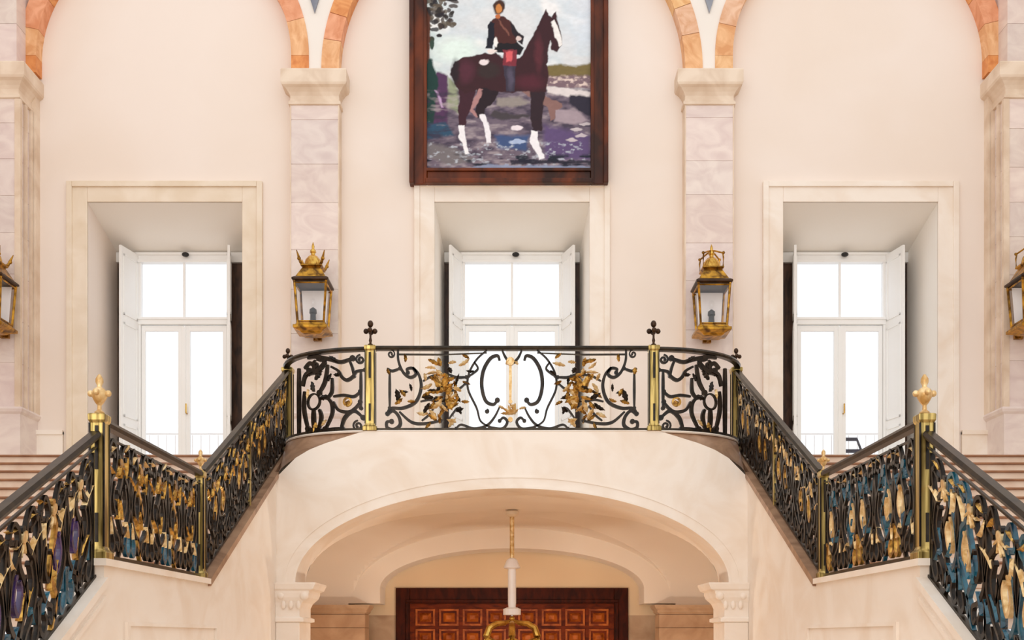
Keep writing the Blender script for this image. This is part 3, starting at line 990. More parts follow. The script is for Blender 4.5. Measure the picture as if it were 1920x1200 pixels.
# ------------------------------------------------------------------ staircases
def stairs(s):
    side = 'left' if s < 0 else 'right'
    r = thing('staircase', 'cream stone staircase with brown steps rising on the %s side of the arch' % side, 'staircase', (s * 5.0, 9.0, FLOOR))
    def sx(a, b): return sorted((s * a, s * b))
    # string wall: side profile in (y,z)
    sl = (LAND - MIDL) / (CY - BY)
    up = lambda y: MIDL + (y - BY) * sl
    LS = .56
    lowz = lambda y: .42 - (AY - .1 - y) * LS
    prof = [(4.0, FLOOR), (ARCHY + .0, FLOOR), (ARCHY + .0, up(ARCHY) - .02), (BY, MIDL - .02), (AY - .1, MIDL - .02), (AY - .1, .40), (4.0, lowz(4.0) - .02)]
    x0, x1 = sx(SIN, SIN + .22)
    MB().prism(prof, x0, x1, 'x').build('string_wall', M['stone'], r)
    # remaining run of the string behind the arch wall plane
    prof = [(ARCHY, up(ARCHY) - .4), (CY, LAND - .4), (CY, LAND - .02), (ARCHY, up(ARCHY) - .02)]
    x0b, x1b = sx(SIN + .03, SIN + .22)
    MB().prism(prof, x0b, x1b, 'x').build('string_wall', M['stone'], r)
    # coping: brown marble top of the strings
    c = MB()
    xa, xb = sx(SIN - .03, SIN + .25)
    c.prism([(BY - .0, MIDL - .07), (ARCHY, up(ARCHY) - .07), (ARCHY, up(ARCHY)), (BY, MIDL)], xa, xb, 'x')
    xc, xd = sx(SIN + .02, SIN + .25)
    c.prism([(ARCHY, up(ARCHY) - .07), (CY, LAND - .07), (CY, LAND), (ARCHY, up(ARCHY))], xc, xd, 'x')
    c.build('coping', M['tan'], r)
    c = MB()
    c.prism([(AY - .14, MIDL - .05), (BY, MIDL - .05), (BY, MIDL), (AY - .14, MIDL)], xa, xb, 'x')
    c.build('coping', M['stone'], r)
    c = MB()
    c.prism([(AY - .1, .36), (AY - .1, .42), (4.0, lowz(4.0)), (4.0, lowz(4.0) - .07)], xa, xb, 'x')
    c.prism([(AY - .1, .25), (AY - .1, .29), (4.0, lowz(4.0) - .13), (4.0, lowz(4.0) - .17)], *sx(SIN - .018, SIN + .05), 'x')
    c.build('coping', M['stone'], r)
    # recessed wall panel shown by its raised border
    q = MB()
    f0, f1 = sx(SIN - .02, SIN + .02)
    y0, y1, zt = 7.86, 10.3, .085
    for (a, b, c_, d) in ((y0, y1, zt, zt + .03), (y0, y0 + .06, FLOOR + .3, zt), (y1 - .08, y1, FLOOR + .3, zt)):
        q.box(f0, f1, a, b, c_, d)
    q.build('panel_border', M['stone'], r)
    # half landing and steps
    H0 = .34
    n = 14
    xi, xo = sx(SIN + .22, EDGE - .01)
    MB().box(xi, xo, 7.5, 10.72, H0 - .2, H0).build('half_landing', M['beige'], r)
    rise, tr = (LAND - H0) / n, (14.62 - 10.68) / (n - 1)
    for i in range(n):
        y = 10.68 + i * tr
        z = H0 + i * rise
        st = MB().box(xi, xo, y, (y + tr + .05) if i < n - 1 else y + .085, z - .12, z + rise - .03).build('step', M['riser'], r)
        MB().box(xi, xo, y - .035, (y + tr + .02) if i < n - 1 else y + .085, z + rise - .03, z + rise).build('tread', M['tread'], st, bevel=.012)
    n2 = 12
    rise2 = (H0 - FLOOR) / n2
    for i in range(n2):
        y = 7.5 - (i + 1) * .3
        z = H0 - (i + 1) * rise2
        st = MB().box(xi, xo, y, y + .36, max(z - .12, FLOOR), z - .045).build('step', M['riser'], r)
        MB().box(xi, xo, y - .035, y + .3, z - .045, z).build('tread', M['tread'], st, bevel=.012)
    return r
stairs(-1)
stairs(1)

# ------------------------------------------------------------------ balustrades
def catmull(pts, k=7):
    if len(pts) < 3:
        return [pts[0]] + [tuple(pts[0][j] + (pts[-1][j] - pts[0][j]) * i / k for j in (0, 1)) for i in range(1, k + 1)]
    P = [pts[0]] + list(pts) + [pts[-1]]
    out = []
    for i in range(1, len(P) - 2):
        p0, p1, p2, p3 = P[i - 1:i + 3]
        for j in range(k):
            t = j / k
            out.append(tuple(.5 * (2 * p1[a] + (p2[a] - p0[a]) * t + (2 * p0[a] - 5 * p1[a] + 4 * p2[a] - p3[a]) * t * t + (3 * p1[a] - p0[a] - 3 * p2[a] + p3[a]) * t ** 3) for a in (0, 1)))
    out.append(pts[-1])
    return out
def spiral(cx, cy, r0, turns, a0, d=1, r1=None, n=None):
    n = n or int(14 * turns) + 4
    r1 = r0 * .25 if r1 is None else r1
    return [(cx + (r0 + (r1 - r0) * i / n) * math.cos(a0 + d * 2 * PI * turns * i / n), cy + (r0 + (r1 - r0) * i / n) * math.sin(a0 + d * 2 * PI * turns * i / n)) for i in range(n + 1)]
def ribbon(F, pts, wdt, dep, mb, knob=True, aspect=1.0):
    """bar of width wdt in the panel plane and depth dep along the normal; F(u,v,n)->world"""
    n = len(pts)
    vs, fs = [], []
    for i, p in enumerate(pts):
        a, b = pts[max(i - 1, 0)], pts[min(i + 1, n - 1)]
        t = Vector((b[0] - a[0], b[1] - a[1]))
        if t.length < 1e-9:
            t = Vector((1, 0))
        t.normalize()
        h = wdt / 2 * (0.75 + .45 * math.sin(PI * i / (n - 1)))
        nx_, ny_ = -t.y * h, t.x * h
        for (q, e) in ((1, -1), (1, 1), (-1, 1), (-1, -1)):
            vs.append(F(p[0] + nx_ * q, p[1] + ny_ * q, e * dep / 2))
    for i in range(n - 1):
        for k in range(4):
            fs.append((4 * i + k, 4 * i + (k + 1) % 4, 4 * i + 4 + (k + 1) % 4, 4 * i + 4 + k))
    fs += [(0, 1, 2, 3), tuple(4 * (n - 1) + k for k in range(4))]
    mb.add(vs, fs)
    if knob:
        disc(F, pts[-1], wdt * .85, dep * 1.15, mb)
    return mb
def disc(F, c, r, dep, mb, n=8, ry=None):
    ry = ry or r
    vs = []
    for e in (-1, 1):
        vs += [F(c[0] + r * math.cos(2 * PI * k / n), c[1] + ry * math.sin(2 * PI * k / n), e * dep / 2) for k in range(n)]
    mb.add(vs, [tuple(range(n)), tuple(range(2 * n - 1, n - 1, -1))] + [(k, (k + 1) % n, (k + 1) % n + n, k + n) for k in range(n)])
def leaf(F, c, ang, L, W, mb, bend=.25, off=0):
    """pointed acanthus-like leaf with a raised midrib and notched edges"""
    n = 7
    vs = []
    for i in range(n + 1):
        t = i / n
        wv = W * math.sin(PI * min(1, t * .92 + .06)) ** .8 * (1.0 if i % 2 else .72)
        a = ang + bend * t
        x, y = c[0] + L * t * math.cos(a), c[1] + L * t * math.sin(a)
        px, py = -math.sin(a), math.cos(a)
        if i == n:
            wv = .001
        vs += [F(x + px * wv, y + py * wv, -.006 + off), F(x, y, -.026 + off), F(x - px * wv, y - py * wv, -.006 + off), F(x, y, .018 + off)]
    fs = []
    for i in range(n):
        for k in range(4):
            fs.append((4 * i + k, 4 * i + (k + 1) % 4, 4 * i + 4 + (k + 1) % 4, 4 * i + 4 + k))
    fs += [(0, 1, 2, 3), tuple(4 * n + k for k in range(4))]
    mb.add(vs, fs)

def rails(F, L, top, root, mr=None, second=True):
    n = max(2, int(L / .08))
    us = [L * i / n for i in range(n + 1)]
    mb = MB()
    prof = [(-.035, top - .035), (-.045, top - .01), (-.03, top + .015), (.03, top + .015), (.045, top - .01), (.035, top - .035)]
    vs, fs = [], []
    for u in us:
        vs += [F(u, v, n_) for n_, v in prof]
    k6 = len(prof)
    for i in range(n):
        for k in range(k6):
            fs.append((k6 * i + k, k6 * i + (k + 1) % k6, k6 * i + k6 + (k + 1) % k6, k6 * i + k6 + k))
    fs += [tuple(range(k6)), tuple(k6 * n + k for k in range(k6))]
    mb.add(vs, fs)
    mb.build('handrail', M['railiron'], root)
    mb = MB()
    ribbon(F, [(u, .03) for u in us], .026, .035, mb, False)
    mb.build('bottom_rail', M['railiron'], root)
    if second:
        mb = MB()
        ribbon(F, [(u, top - .10) for u in us], .014, .022, mb, False)
        mb.build('upper_bar', M['railiron'], root)

def straight_frame(p0, p1, s):
    p0, p1 = Vector(p0), Vector(p1)
    d = p1 - p0
    L = Vector((d.x, d.y)).length
    nrm = Vector((-d.y, d.x, 0)).normalized()
    def F(u, v, n):
        q = p0 + d * (u / L)
        return (q.x + nrm.x * n, q.y + nrm.y * n, q.z + v)
    return F, L

def scroll_panel(F, L, H, root, rnd, palette, cell=.46, margin=.09, u0=0.0):
    """dense scrollwork: repeating lyre of S scrolls, C scrolls, rings and leaves"""
    n = max(1, round((L - 2 * margin) / cell))
    cw = (L - 2 * margin) / n
    dark, acc = M['iron'], palette
    for e in (margin * .6, L - margin * .6):
        mb = MB()
        ribbon(F, [(e, .03), (e, H - .03)], .022, .03, mb, False)
        mb.build('bar', M['iron'], root)
    for i in range(n):
        c = margin + (i + .5) * cw
        hw = cw / 2 * rnd.uniform(.94, 1.06)
        top = H
        jy = rnd.uniform(-.03, .03)
        fl = 1 if i % 2 == 0 else -1
        def put(pts, w_=.02, m_=None, sm=True):
            mb = MB()
            ribbon(F, catmull(pts, 5) if sm else pts, w_ * .98, .03, mb)
            return mb.build('scroll', m_ or dark, root)
        # tall wavy spindle through the middle
        put([(c - .02 * fl, .04), (c + .05 * fl, .2), (c - .05 * fl, .42), (c + .05 * fl, .64), (c, H - .12)], .03, acc[0] if i % 2 else dark)
        for s in (-1, 1):
            # S scroll with curled ends
            put([(c + s * hw * .35, .14), (c + s * hw * .15, .09), (c + s * hw * .10, .18), (c + s * hw * .55, .26), (c + s * hw * .9, .40),
                 (c + s * hw * .75, .58), (c + s * hw * .35, .68), (c + s * hw * .25, .80 + jy), (c + s * hw * .6, .89), (c + s * hw * .85, .80 + jy), (c + s * hw * .5, .76 + jy)], .025, acc[5] if s * fl > 0 else dark)
            # C scroll lower outside
            put([(c + s * hw * .62, .20), (c + s * hw * .5, .13), (c + s * hw * .7, .07), (c + s * hw * .97, .14), (c + s * hw * .95, .30)], .024, acc[1] if s * fl > 0 else dark)
            # inner C
            put([(c + s * hw * .2, .54), (c + s * hw * .1, .46), (c + s * hw * .35, .36), (c + s * hw * .6, .46), (c + s * hw * .45, .58)], .022, acc[2] if s * fl > 0 else dark)
            put([(c + s * hw * .98, .42), (c + s * hw * .86, .60), (c + s * hw * 1.0, .78), (c + s * hw * .88, H - .12)], .024, dark)
            for (lu, lv, an, Ll, wv, mm) in ((.5, .60 + jy * 2, rnd.uniform(.5, 1.5), .17, .032, 3), (.15, .30 + jy, rnd.uniform(.7, 1.7), .15, .026, 0), (.75, .20, rnd.uniform(1.4, 2.4), .13, .024, 4), (.4, .84, rnd.uniform(-.6, .5), .11, .022, 6)):
                mb = MB()
                leaf(F, (c + s * hw * lu, lv), an if s > 0 else PI - an, Ll, wv, mb)
                mb.build('leaf', acc[mm], root)
        mb = MB()
        disc(F, (c, H - .16), .035, .05, mb, 10)
        for a in range(5):
            leaf(F, (c, H - .17), -PI / 2 + (a - 2) * .55, .10, .018, mb)
        mb.build('rosette', acc[3], root)

G_, P_, I_, T_, V_ = M['gold'], M['palegold'], M['iron'], M['teal'], M['violet']
# spindle, lower C, inner C, upper leaf, lower leaf, big S, top leaf
PALS = {'up_left': [I_, I_, G_, G_, I_, I_, G_],
        'up_right': [I_, I_, G_, P_, I_, I_, G_],
        'mid_left': [G_, T_, I_, G_, P_, I_, P_],
        'mid_right': [T_, G_, P_, T_, P_, I_, P_],
        'low_left': [G_, T_, V_, P_, T_, I_, G_],
        'low_right': [T_, I_, P_, P_, T_, T_, G_]}
rnd = random.Random(5)
LB = 'wrought iron and gilt balustrade panel '
for s, side in ((-1, 'left'), (1, 'right')):
    x = s * SX
    # upper flight
    r = thing('balustrade', LB + 'climbing the upper flight on the %s' % side, 'balustrade', (x, (BY + CY) / 2, MIDL))
    F, L = straight_frame((x, BY + .06, MIDL + .03), (x, CY - .06, LAND - .03), s)
    rails(F, L, .99, r)
    scroll_panel(F, L, .90, r, rnd, PALS['up_' + side], .44)
    mb = MB()
    ribbon(F, [(L * .47, 0), (L * .47, .97)], .045, .045, mb, False)
    mb.build('bar', M['post'], r)
    # half landing
    r = thing('balustrade', LB + 'along the level half landing on the %s' % side, 'balustrade', (x, (BY + AY) / 2, MIDL))
    F, L = straight_frame((x, AY + .06, MIDL), (x, BY - .06, MIDL), s)
    rails(F, L, .99, r)
    scroll_panel(F, L, .90, r, rnd, PALS['mid_' + side], .46)
    # lower flight
    r = thing('balustrade', LB + 'going down the lower flight at the far %s' % side, 'balustrade', (x, 5.8, 0))
    F0, L = straight_frame((x, AY - .08, .41), (x, 4.0, .41 - (AY - .08 - 4.0) * .56), s)
    F = lambda u, v, n, F0=F0: F0(u, v * (1 + .05 * u), n)
    rails(F, L, 1.02, r)
    scroll_panel(F, L, .93, r, rnd, PALS['low_' + side], .40)

# traced designs for the landing panels, in the photograph's proportions
def zx(a): return 520 + a / 4.174
def zy(b): return 600 + b / 4.174
BASEY, TOPY = 812.0, 652.0
# central panel (left half, mirrored)
cen_iron = [
    ([(945, 228), (948, 320), (985, 410), (1040, 450), (1085, 425), (1060, 380), (1015, 385), (1022, 412)], .020),
    ([(1060, 372), (1108, 430), (1126, 530), (1085, 640), (985, 690), (890, 692), (862, 735)], .022),
    ([(862, 745), (905, 712), (950, 755), (962, 820), (915, 858), (862, 845), (858, 800), (895, 795)], .024),
    ([(955, 718), (1050, 800), (1150, 812), (1280, 790)], .020),
    ([(880, 400), (880, 540), (880, 690)], .018),
    ([(1740, 318), (1722, 280), (1665, 305), (1612, 400), (1600, 520), (1630, 632), (1690, 662), (1722, 628)], .024),
    ([(1640, 238), (1560, 310), (1500, 420), (1492, 540), (1560, 690), (1590, 790), (1660, 838)], .014),
    ([(1740, 680), (1700, 760), (1640, 825), (1540, 850), (1440, 820), (1400, 850)], .016),
    ([(1340, 425), (1400, 450), (1480, 448)], .018),
    ([(1340, 560), (1420, 540), (1470, 500)], .014),
    ([(1660, 838), (1760, 850), (1800, 800), (1770, 765), (1740, 790)], .018),
    ([(1140, 480), (1210, 440), (1280, 430)], .014),
    ([(1120, 640), (1190, 625), (1260, 640)], .014),
    ([(1760, 240), (1790, 300), (1824, 330)], .016),
    ([(1130, 790), (1190, 740), (1230, 680)], .014),
    ([(860, 380), (900, 400), (960, 380)], .018),
    ([(1540, 330), (1570, 380), (1530, 420), (1500, 440)], .014),
    ([(1340, 780), (1400, 700), (1430, 690)], .014),
]
cen_ring = [(890, 268, 32), (1640, 715, 16)]
cen_leaf = [  # x, y, angle (deg, up positive), length(m), width, material
    (1300, 560, 90, .20, .040, 'gold'), (1300, 560, 130, .24, .045, 'gold'), (1300, 560, 50, .16, .035, 'gold'), (1300, 560, 170, .17, .035, 'gold'),
    (1300, 600, 200, .16, .03, 'gold'), (1320, 600, -20, .18, .04, 'gold'), (1320, 620, -60, .16, .04, 'gold'), (1290, 620, 240, .18, .035, 'palegold'),
    (1280, 520, 100, .14, .03, 'palegold'), (1330, 480, 40, .12, .03, 'gold'), (1180, 310, -20, .16, .03, 'gold'), (1240, 380, 160, .13, .022, 'palegold'),
    (1420, 360, 20, .16, .028, 'palegold'), (1540, 400, 200, .10, .02, 'iron'), (1440, 560, 150, .12, .03, 'palegold'), (1400, 720, 30, .10, .025, 'iron'),
    (1180, 730, 200, .14, .03, 'palegold'), (1180, 740, 330, .14, .03, 'gold'), (1250, 780, 120, .16, .03, 'palegold'), (940, 640, 75, .16, .04, 'iron'),
    (1000, 600, 110, .11, .03, 'gold'), (920, 660, 30, .12, .03, 'gold'), (1050, 560, 90, .1, .02, 'iron'), (1400, 800, 160, .12, .03, 'palegold'),
    (1780, 700, 150, .09, .02, 'palegold'), (1830, 690, 60, .06, .02, 'palegold'), (1790, 350, 60, .08, .025, 'palegold'), (880, 430, 100, .09, .03, 'gold'),
    (1340, 840, 60, .14, .03, 'palegold'), (1210, 470, 60, .10, .025, 'gold'), (1230, 640, 250, .12, .03, 'gold'), (1360, 640, 10, .10, .03, 'gold')]
for _i in range(34):
    _a, _r = rnd.uniform(0, 2 * PI), rnd.random() ** .6
    cen_leaf.append((1300 + 130 * _r * math.cos(_a), 580 + 230 * _r * math.sin(_a), rnd.uniform(0, 360), rnd.uniform(.08, .16), rnd.uniform(.02, .035), rnd.choice(['gold', 'gold', 'palegold', 'iron'])))
for _x, _y in ((960, 560), (1020, 640), (1150, 420), (1200, 800), (1440, 640), (1450, 480), (1400, 330), (1500, 300), (1000, 330), (1440, 740)):
    cen_leaf.append((_x, _y, rnd.uniform(0, 360), .10, .024, rnd.choice(['gold', 'palegold', 'iron'])))
def Fcen(u, v, n): return (u, DY - n * -1, LAND + v)
def pc(a, b): return ((zx(a) - CX) * DY / FPX, (HY - zy(b)) * DY / FPX - LAND)
r = thing('balustrade', 'wrought iron and gilt scroll balustrade across the middle of the landing', 'balustrade', (0, DY, LAND))
Lc = 2 * DX - .12
rails(lambda u, v, n: (u - Lc / 2, DY + n, LAND + v), Lc, 1.02, r, second=False)
for s in (-1, 1):
    G = (lambda u, v, n: (u, DY + n, LAND + v)) if s < 0 else (lambda u, v, n: (-u, DY + n, LAND + v))
    for pts, wd in cen_iron:
        mb = MB()
        ribbon(G, catmull([pc(*p) for p in pts], 6), wd * 1.55, .032, mb)
        mb.build('scroll', M['iron'], r, smooth=False)
    for a, b, q in cen_ring:
        mb = MB()
        c = pc(a, b)
        ribbon(G, spiral(c[0], c[1], q * DY / FPX / 4.174, 1.3, PI / 2, -1), .017, .028, mb)
        mb.build('scroll', M['iron'], r)
    mb = MB()
    ribbon(G, [pc(950, 270), pc(1300, 272)], .026, .022, mb, False)
    ribbon(G, [pc(1300, 272), pc(1640, 258)], .018, .02, mb, False)
    mb.build('upper_bar', M['railiron'], r)
    for a, b, an, Ll, wv, mm in cen_leaf:
        mb = MB()
        leaf(G, pc(a, b), math.radians(an), Ll, wv, mb, bend=rnd.uniform(-.4, .4), off=rnd.uniform(-.02, .01))
        mb.build('leaf', M[mm], r)
G = lambda u, v, n: (u, DY + n, LAND + v)
mb = MB()
ribbon(G, catmull([pc(1824, 300), pc(1824, 420), pc(1824, 520), pc(1824, 640)], 5), .03, .03, mb)
disc(G, pc(1824, 325), .05, .05, mb, 10)
disc(G, pc(1824, 780), .03, .04, mb, 10)
mb.build('centre_stem', M['palegold'], r)
mb = MB()
for an in (20, 55, 90, 125, 160):
    leaf(G, pc(1824, 740), math.radians(an), .12, .022, mb)
mb.build('leaf', M['palegold'], r)

# rounded corner panels
ths = [i / 60 * PI / 2 for i in range(61)]
arcL = [0]
pts_ = [corner(t) for t in ths]
for a, b in zip(pts_, pts_[1:]):
    arcL.append(arcL[-1] + math.hypot(a[0] - b[0], a[1] - b[1]))
LC = arcL[-1]
pxs = [CX + p[0] * FPX / p[1] for p in pts_]     # decreasing with th
cor_iron = [
    ([(655, 400), (655, 520), (655, 690)], .022), ([(420, 365), (480, 400), (505, 445), (545, 472), (592, 445), (620, 405), (690, 392)], .024),
    ([(395, 350), (375, 480), (330, 570)], .028), ([(430, 455), (428, 560), (395, 610)], .024), ([(440, 640), (480, 705), (560, 722), (612, 690), (650, 640)], .024),
    ([(500, 855), (530, 765), (600, 712), (672, 765)], .028), ([(380, 862), (440, 856), (510, 850)], .026), ([(380, 850), (430, 735), (425, 650), (385, 605)], .026),
    ([(200, 520), (225, 430), (310, 400), (370, 335), (330, 300)], .035), ([(240, 300), (300, 290), (420, 310), (500, 330), (590, 300)], .03),
    ([(285, 700), (285, 780), (290, 860)], .035), ([(170, 380), (170, 600), (170, 940)], .034), ([(215, 560), (210, 700), (240, 850)], .03),
    ([(330, 700), (345, 760), (325, 860)], .028), ([(560, 300), (590, 380), (600, 440)], .02), ([(440, 600), (520, 590), (600, 600), (650, 560)], .022),
    ([(230, 860), (290, 890), (380, 862)], .04), ([(215, 380), (255, 340), (290, 360), (280, 400), (250, 395)], .03)]
cor_leaf = [(300, 470, 60, .14, .05, 'iron'), (290, 560, 120, .13, .045, 'iron'), (480, 330, 160, .15, .035, 'iron'), (330, 620, 20, .13, .04, 'iron'), (500, 420, 200, .10, .03, 'iron'),
            (550, 680, 90, .08, .05, 'gold'), (290, 880, 90, .12, .06, 'gold'), (240, 620, 100, .12, .035, 'palegold'), (400, 480, 80, .1, .03, 'iron'), (350, 830, 60, .1, .03, 'palegold'), (230, 440, 30, .12, .04, 'iron')]
def Fcor(u, v, n):
    u = min(max(u, -.05), LC + .05)
    i = min(int(np.searchsorted(arcL, u, side='right')) - 1, 59)
    i = max(i, 0)
    t = (u - arcL[i]) / (arcL[i + 1] - arcL[i])
    a, b = pts_[i], pts_[i + 1]
    tx, ty = b[0] - a[0], b[1] - a[1]
    l = math.hypot(tx, ty)
    return (a[0] + tx * t + ty / l * n, a[1] + ty * t - tx / l * n, LAND + v)
def pk(a, b):
    px, py = zx(a), zy(b)
    px = min(max(px, pxs[-1] + .5), pxs[0] - .5)
    for i in range(60):
        if pxs[i] >= px >= pxs[i + 1]:
            t = (pxs[i] - px) / (pxs[i] - pxs[i + 1] + 1e-9)
            u = arcL[i] + t * (arcL[i + 1] - arcL[i])
            y = pts_[i][1] * (1 - t) + pts_[i + 1][1] * t
            return (u, (HY - py) * y / FPX - LAND)
    return (0, 0)
for s, side in ((-1, 'left'), (1, 'right')):
    K = Fcor if s < 0 else (lambda u, v, n: (-Fcor(u, v, n)[0], Fcor(u, v, n)[1], Fcor(u, v, n)[2]))
    r = thing('balustrade', 'curved wrought iron balustrade panel at the rounded %s corner of the landing' % side, 'balustrade', (s * 2.4, DY + .3, LAND))
    rails(K, LC, 1.01, r, second=False)
    for pts, wd in cor_iron:
        mb = MB()
        ribbon(K, catmull([pk(*p) for p in pts], 6), wd * 1.45, .034, mb)
        mb.build('scroll', M['iron'], r)
    for (a, b, q, tr) in ((650, 310, 38, 1.3), (632, 828, 42, 1.4), (285, 640, 62, 1.0), (550, 640, 30, 1.0), (300, 350, 34, 1.2)):
        c = pk(a, b)
        mb = MB()
        rr = q * DY / FPX / 4.174
        ribbon(K, spiral(c[0], c[1], rr, tr, PI / 2, -1, rr if tr == 1.0 else None), .022, .03, mb, tr != 1.0)
        mb.build('scroll', M['gold'] if q == 30 else M['iron'], r)
    for a, b, an, Ll, wv, mm in cor_leaf:
        mb = MB()
        c = pk(a, b)
        leaf(K, c, PI - math.radians(an), Ll, wv, mb)
        mb.build('leaf', M[mm], r)

# ------------------------------------------------------------------ newel posts
def newel(x, y, z, h, wd, label, fin='urn', fh=.28, group=None):
    r = thing('newel_post', label, 'post', (x, y, z), group)
    q = MB()
    q.lathe([(wd * .75, 0), (wd * .75, .05), (wd * .55, .07), (wd * .5, .09), (wd * .5, h - .06), (wd * .6, h - .04), (wd * .62, h), (wd * .5, h + .01)], (0, 0, 0), sq=True)
    q.build('shaft', M['post'], r, local=True, bevel=.004)
    q = MB()
    for sx_, sy_ in ((-1, -1), (1, -1), (-1, 1), (1, 1)):
        q.box(sx_ * wd * .5 - .006, sx_ * wd * .5 + .006, sy_ * wd * .5 - .006, sy_ * wd * .5 + .006, .09, h - .06)
    q.box(-wd * .12, wd * .12, -wd * .5 - .006, -wd * .5 + .004, .12, h * .32)
    q.box(-wd * .12, wd * .12, -wd * .5 - .006, -wd * .5 + .004, h * .62, h - .08)
    q.build('edge_bead', M['iron'], r, local=True)
    f = MB()
    k = fh / .28
    if fin == 'urn':
        f.lathe([(.03 * k, 0), (.035 * k, .012 * k), (.016 * k, .03 * k), (.014 * k, .06 * k), (.03 * k, .08 * k), (.052 * k, .12 * k), (.055 * k, .15 * k), (.04 * k, .175 * k), (.018 * k, .19 * k), (.016 * k, .20 * k), (.028 * k, .225 * k), (.026 * k, .25 * k), (.008 * k, .28 * k)], (0, 0, h + .01), 14)
        for a in range(4):
            an = a * PI / 2 
            f.sphere((.062 * k * math.cos(an), .062 * k * math.sin(an), h + .155 * k), .024 * k, 8, 6)
        mt = M['palegold']
    else:
        f.lathe([(.025 * k, 0), (.03 * k, .015 * k), (.012 * k, .03 * k), (.018 * k, .06 * k), (.012 * k, .09 * k), (.012 * k, .13 * k), (.02 * k, .15 * k), (.012 * k, .19 * k), (.010 * k, .21 * k)], (0, 0, h + .01), 12)
        f.sphere((0, 0, h + .25 * k), .032 * k, 10, 8, (1, 1, 1.25))
        for a in range(4):
            an = a * PI / 2
            f.sphere((.048 * k * math.cos(an), .048 * k * math.sin(an), h + .17 * k), .030 * k, 8, 6)
        mt = M['darkbrass']
    f.build('finial', mt, r, local=True, smooth=True)
    return r
for s, side in ((-1, 'left'), (1, 'right')):
    newel(s * SX, AY, MIDL, 1.02, .10, 'tall brass newel post with urn finial, nearest the camera on the %s' % side, 'urn' , .28)
    newel(s * SX, BY, MIDL, 1.0, .075, 'brass newel post at the foot of the upper flight on the %s' % side, 'urn', .20)
    newel(s * SX, CY, LAND, 1.0, .12, 'brass newel post at the top of the upper flight on the %s' % side, 'tre', .26)
    newel(s * DX, DY, LAND, 1.03, .115, 'brass newel post between straight and curved landing panels on the %s' % side, 'tre', .31)

